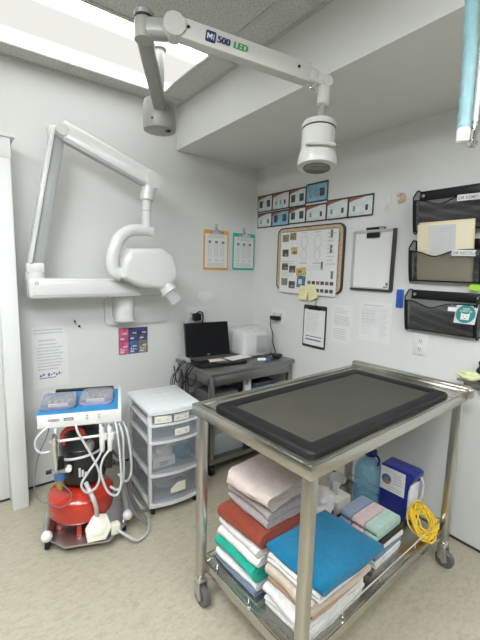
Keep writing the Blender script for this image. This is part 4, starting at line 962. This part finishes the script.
# foot pedal with its hose
t = thing('foot_pedal', 'cream foot pedal lying against the front edge of cart base', 'pedal', kp(.105, -.218, .0605), KA+R(14))
m = MB(); m.M = Matrix.Translation((0, -.008, .009)) @ Matrix.Rotation(R(58), 4, 'X') @ Matrix.Scale(.82, 4)
m.prism([(-.075, 0), (.03, -.01), (.075, .05), (.055, .13), (-.02, .15), (-.08, .08)], 0, .030, 'plastic_cream', axis='z', bev=.008); m.prism([(-.05, .03), (.02, .02), (.04, .07), (-.01, .11), (-.055, .075)], .030, .036, 'plastic_cream', axis='z', bev=.003); m.build('pedal_body', t)
m = MB(); m.box(.055, .105, -.01, .03, 0, .06, 'plastic_cream', .010); m.build('pedal_block', t)
m = MB(); m.tube(spline([(.0, .04, .11), (-.01, .015, .14), (-.015, -.012, .19), (-.03, -.012, .25), (-.05, .05, .30)], 6), .011, 'hose_grey', 10); m.build('hose', t)
m = MB(); m.tube(spline([(.085, -.005, .03), (.13, -.045, .0), (.18, -.05, -.04), (.25, .0, -.052), (.29, .12, -.052), (.27, .24, -.03), (.22, .28, .06)], 7), .007, 'hose_grey', 8); m.build('floor_hose', t)
# two instrument cassettes on the tray
def cassette(label, x, y, rz, body):
    t = thing('instrument_cassette', label, 'cassette', kp(x, y, .7350), KA+rz, 'instrument cassettes on the cart')
    m = MB(); m.prism(rrect(.165, .20, .03), 0, .016, body, axis='z', bev=.004); m.build('tray_base', t)
    for q in range(4):
        m = MB(); m.cyl((-.045+q*.03, -.06, .0205), (-.04+q*.028, .06, .0205), .0045, 'chrome', seg=10); m.box(-.05+q*.03, -.038+q*.03, -.05, -.01, .0165, .0255, 'paper_grey', .002); m.build('instrument', t)
    m = MB(); m.box(-.045, .045, -.088, -.072, .014, .028, 'plastic_cream', .003); m.build('latch', t)
    m = MB(); m.prism(rrect(.155, .188, .028), .026, .030, 'tray_lid', axis='z', bev=.0015)
    o = rrect(.159, .194, .028); i_ = rrect(.15, .188, .026); n = len(o)
    m.poly([(p[0], p[1], zz) for zz in (.016, .028) for p in o], [(k, (k+1) % n, n+(k+1) % n, n+k) for k in range(n)], 'tray_lid'); m.build('lid', t)
cassette('left instrument cassette with clear lid, tools visible, on blue liner', -.082, -.04, R(4), 'tray_body_blue')
cassette('right instrument cassette with violet-tinted lid on blue liner', .098, -.005, R(-2), 'tray_body')

# ------------------------------------------------------------------ steel desk in the corner
X0, X1, Y0, Y1, DZ = -.80, -.012, -.555, -.05, .75
dk = thing('steel_desk', 'grey steel work cart used as a desk in the corner', 'desk', (X0, Y0, 0))
W2, D2 = X1-X0, Y1-Y0
m = MB(); m.box(0, W2, 0, D2, DZ-.028, DZ, 'steel_dull', .004); m.build('desktop', dk)
m = MB(); m.box(.03, W2-.03, .012, .02, DZ-.10, DZ-.028, 'steel_dull', .002); m.box(.012, .02, .03, D2-.03, DZ-.10, DZ-.028, 'steel_dull', .002); m.build('apron', dk)
for x in (.03, W2-.03):
    for y in (.03, D2-.03):
        m = MB(); m.box(x-.018, x+.018, y-.018, y+.018, .09, DZ-.028, 'steel_dull', .006); lg = m.build('leg', dk)
        m = MB(); m.lathe([(.01, -.012), (.03, -.012), (.036, 0), (.03, .012), (.01, .012)], 'plastic_black', (x, y, .0365), 20, (1, 0, 0)); m.box(x-.02, x+.02, y-.014, y+.014, .07, .092, 'plastic_black', .004); m.box(x-.02, x-.015, y-.014, y+.014, .03, .08, 'plastic_black'); m.box(x+.015, x+.02, y-.014, y+.014, .03, .08, 'plastic_black'); m.build('caster', lg)
for z in (.115, .46):
    m = MB(); m.box(.012, W2-.012, .012, D2-.012, z-.006, z, 'steel_dull', .002); m.box(.012, W2-.012, .008, .016, z-.03, z+.004, 'steel_dull', .002); m.box(.008, .016, .012, D2-.012, z-.03, z+.004, 'steel_dull', .002); m.build('shelf', dk)
# laptop
t = thing('laptop', 'open black laptop facing the camera on the corner desk', 'laptop', (-.57, -.165, DZ+.0005), R(-7))
m = MB(); m.box(-.19, .19, -.27, 0, 0, .020, 'plastic_black', .005); bs = m.build('keyboard_base', t)
m = MB()
for j in range(5):
    for k in range(14): m.box(-.17+k*.0245, -.151+k*.0245, -.05-j*.022, -.034-j*.022, .020, .0225, 'caster_grey')
m.box(-.045, .045, -.255, -.18, .020, .0205, 'caster_grey'); m.build('keys', bs)
m = MB(); m.M = Matrix.Translation((0, -.002, .018)) @ Matrix.Rotation(R(-12), 4, 'X'); m.box(-.19, .19, 0, .008, 0, .262, 'plastic_black', .003); sc_ = m.build('screen_lid', t)
m = MB(); m.M = Matrix.Translation((0, -.002, .018)) @ Matrix.Rotation(R(-12), 4, 'X'); m.ink(-.18, .18, .02, .253, -.0006, 'screen_black'); m.ink(-.012, .012, .008, .013, -.0006, 'ink_light'); m.build('display', sc_)
t0 = (-.49, -.365, DZ+.0245)
m = MB(); m.prism([(-.06, -.045), (.07, -.03), (.05, .04), (-.05, .03)], 0, .002, 'manila_pale', axis='z'); tag(m.build('note_paper', None, (-.62, -.345, DZ+.0245), R(-12)), 'small cream note lying on the laptop keyboard', 'paper')
m = MB(); m.box(-.10, .10, -.05, .05, 0, .004, 'paper'); m.ink(0, .01, 0, .0, 0, 'ink') if False else None
tag(m.build('paper_stack', None, (-.43, -.36, DZ+.0235), R(6)), 'white sheets lying over right side of the laptop', 'paper')
# covered label printer
t = thing('covered_printer', 'small white printer under a clear plastic cover beside the laptop', 'printer', (-.222, -.235, DZ+.0005), R(-4))
m = MB(); m.box(-.115, .115, -.10, .10, 0, .20, 'plastic_white', .03, 4); m.build('housing', t)
m = MB(); m.box(.0, .10, -.107, -.098, .03, .17, 'alu', .006); m.build('front_panel', t)
m = MB(); m.box(-.145, .145, -.13, .12, 0, .235, 'clear_cover', .045, 4); m.build('dust_cover', t)
m = MB(); m.cyl((0, 0, .012), (.06, -.02, .012), .012, 'plastic_white', seg=14); m.cyl((.06, -.02, .012), (.085, -.028, .012), .010, 'blue_marker', seg=14)
tag(m.build('tube_of_paste', None, (-.31, -.45, DZ+.001), R(-10)), 'small white tube with blue cap in front of covered printer', 'tube')
m = MB(); m.box(-.04, .04, -.025, .025, 0, .028, 'plastic_black', .006); m.tube(spline([(.04, 0, .015), (.06, -.02, .012), (.055, .05, .012), (.0, .07, .012)]), .005, 'plastic_black', 6)
tag(m.build('power_brick', None, (-.10, -.44, DZ+.001), R(20)), 'black power brick on the right end of desk below the charger', 'power brick')
# tangle of cables and a strip at the left end
t = thing('cable_bundle', 'tangle of dark cables hanging off left end of the desk', 'cables', (X0-.012, -.30, DZ))
m = MB()
for k in range(5):
    a = random.uniform(-.12, .14); d_ = random.uniform(.10, .26); y2 = a+random.uniform(-.12, .12)
    m.tube(spline([(.013, a, .006), (-.012, a, .004), (-.04-.012*k, (a+y2)/2, -d_*.5), (-.03-.01*k, y2, -d_), (-.012, y2+.03, -d_*.6), (-.012, y2+.05, -.05)], 6), .0045, 'plastic_black', 6)
m.build('cable', t)
m = MB(); m.tube(spline([(-.02, .06, -.02), (-.10, .10, -.10), (-.085, .12, -.3), (-.09, .15, -.5), (-.07, .18, -.735)], 6), .004, 'hose_dark', 6); m.build('wall_cable', t)
t = thing('power_strip', 'grey power strip box on left edge of the desk by the laptop', 'power strip', (-.784, -.155, DZ+.0005), R(90))
m = MB(); m.box(-.08, .08, -.015, .015, 0, .032, 'xray_grey', .005); m.build('strip_body', t)
# things on the desk shelves
t = thing('clear_bin', 'clear plastic bin on bottom shelf of the corner desk', 'bin', (-.60, -.36, .1155))
m = MB(); m.box(-.14, .14, -.13, .13, 0, .004, 'bin_clear')
for a in ((-.14, -.136, -.13, .13), (.136, .14, -.13, .13), (-.14, .14, -.13, -.126), (-.14, .14, .126, .13)): m.box(*a, .002, .15, 'bin_clear', .001)
m.build('bin_body', t)
m = MB(); m.box(-.148, .148, -.138, .138, .150, .158, 'bin_clear', .003); m.build('bin_lid', t)
blob('plastic_wrap', 'clear', 'crumpled clear wrap inside the bin on desk bottom shelf', 'wrap', (-.60, -.36, .1205), (.09, .08, .04), 21)
m = MB(); m.box(-.12, .12, -.12, .12, 0, .09, 'caster_grey', .008); m.box(-.10, .10, -.121, -.119, .03, .06, 'alu', .002)
tag(m.build('grey_case', None, (-.60, -.32, .4605), 0), 'dark grey case on upper shelf under the laptop', 'case')
m = MB(); m.lathe([(.028, 0), (.032, .004), (.032, .15), (.02, .175), (.012, .18), (.012, .20), (.004, .203)], 'plastic_white', (0, 0, 0), 20)
tag(m.build('white_bottle', None, (-.38, -.42, .4605), 0), 'tall white bottle standing on the desk upper shelf', 'bottle')
m = MB(); m.box(-.12, .12, -.09, .09, 0, .07, 'blue_bag', .01); m.box(-.1, .1, -.07, .07, .07, .10, 'caster_grey', .01)
tag(m.build('blue_bundle', None, (-.20, -.35, .4605), R(5)), 'dark blue bundle on desk shelf right of the white bottle', 'bundle')
blob('grey_cloth', 'towel_grey', 'grey cloth heap at bottom right of the desk under shelf', 'cloth', (-.25, -.35, .1155), (.13, .12, .06), 24, .25)

# ------------------------------------------------------------------ camera, world, output look
cam = bpy.data.cameras.new('camera'); co = bpy.data.objects.new('camera', cam); COL.objects.link(co)
pitch, yaw, roll = .1358, .6476, .0259
fw = Vector((math.sin(yaw)*math.cos(pitch), math.cos(yaw)*math.cos(pitch), -math.sin(pitch)))
rt = Vector((math.cos(yaw), -math.sin(yaw), 0)); up_ = rt.cross(fw)
r2 = rt*math.cos(roll)+up_*math.sin(roll); u2 = -rt*math.sin(roll)+up_*math.cos(roll)
co.matrix_world = Matrix(((r2.x, u2.x, -fw.x, -2.1145), (r2.y, u2.y, -fw.y, -2.6023), (r2.z, u2.z, -fw.z, 1.448), (0, 0, 0, 1)))
cam.sensor_fit = 'VERTICAL'; cam.sensor_height = 36; cam.lens = 36*374.5/640; cam.clip_start = .02
sc = bpy.context.scene; sc.camera = co
wd = bpy.data.worlds.new('world'); sc.world = wd; wd.use_nodes = True
wd.node_tree.nodes['Background'].inputs['Color'].default_value = (.8, .85, .9, 1); wd.node_tree.nodes['Background'].inputs['Strength'].default_value = .3
vs_ = sc.view_settings; vs_.view_transform = 'Standard'; vs_.look = 'None'; vs_.gamma = 1; vs_.use_curve_mapping = False; vs_.exposure = .30
sc.cycles.max_bounces = 10; sc.cycles.diffuse_bounces = 6; sc.cycles.transparent_max_bounces = 16
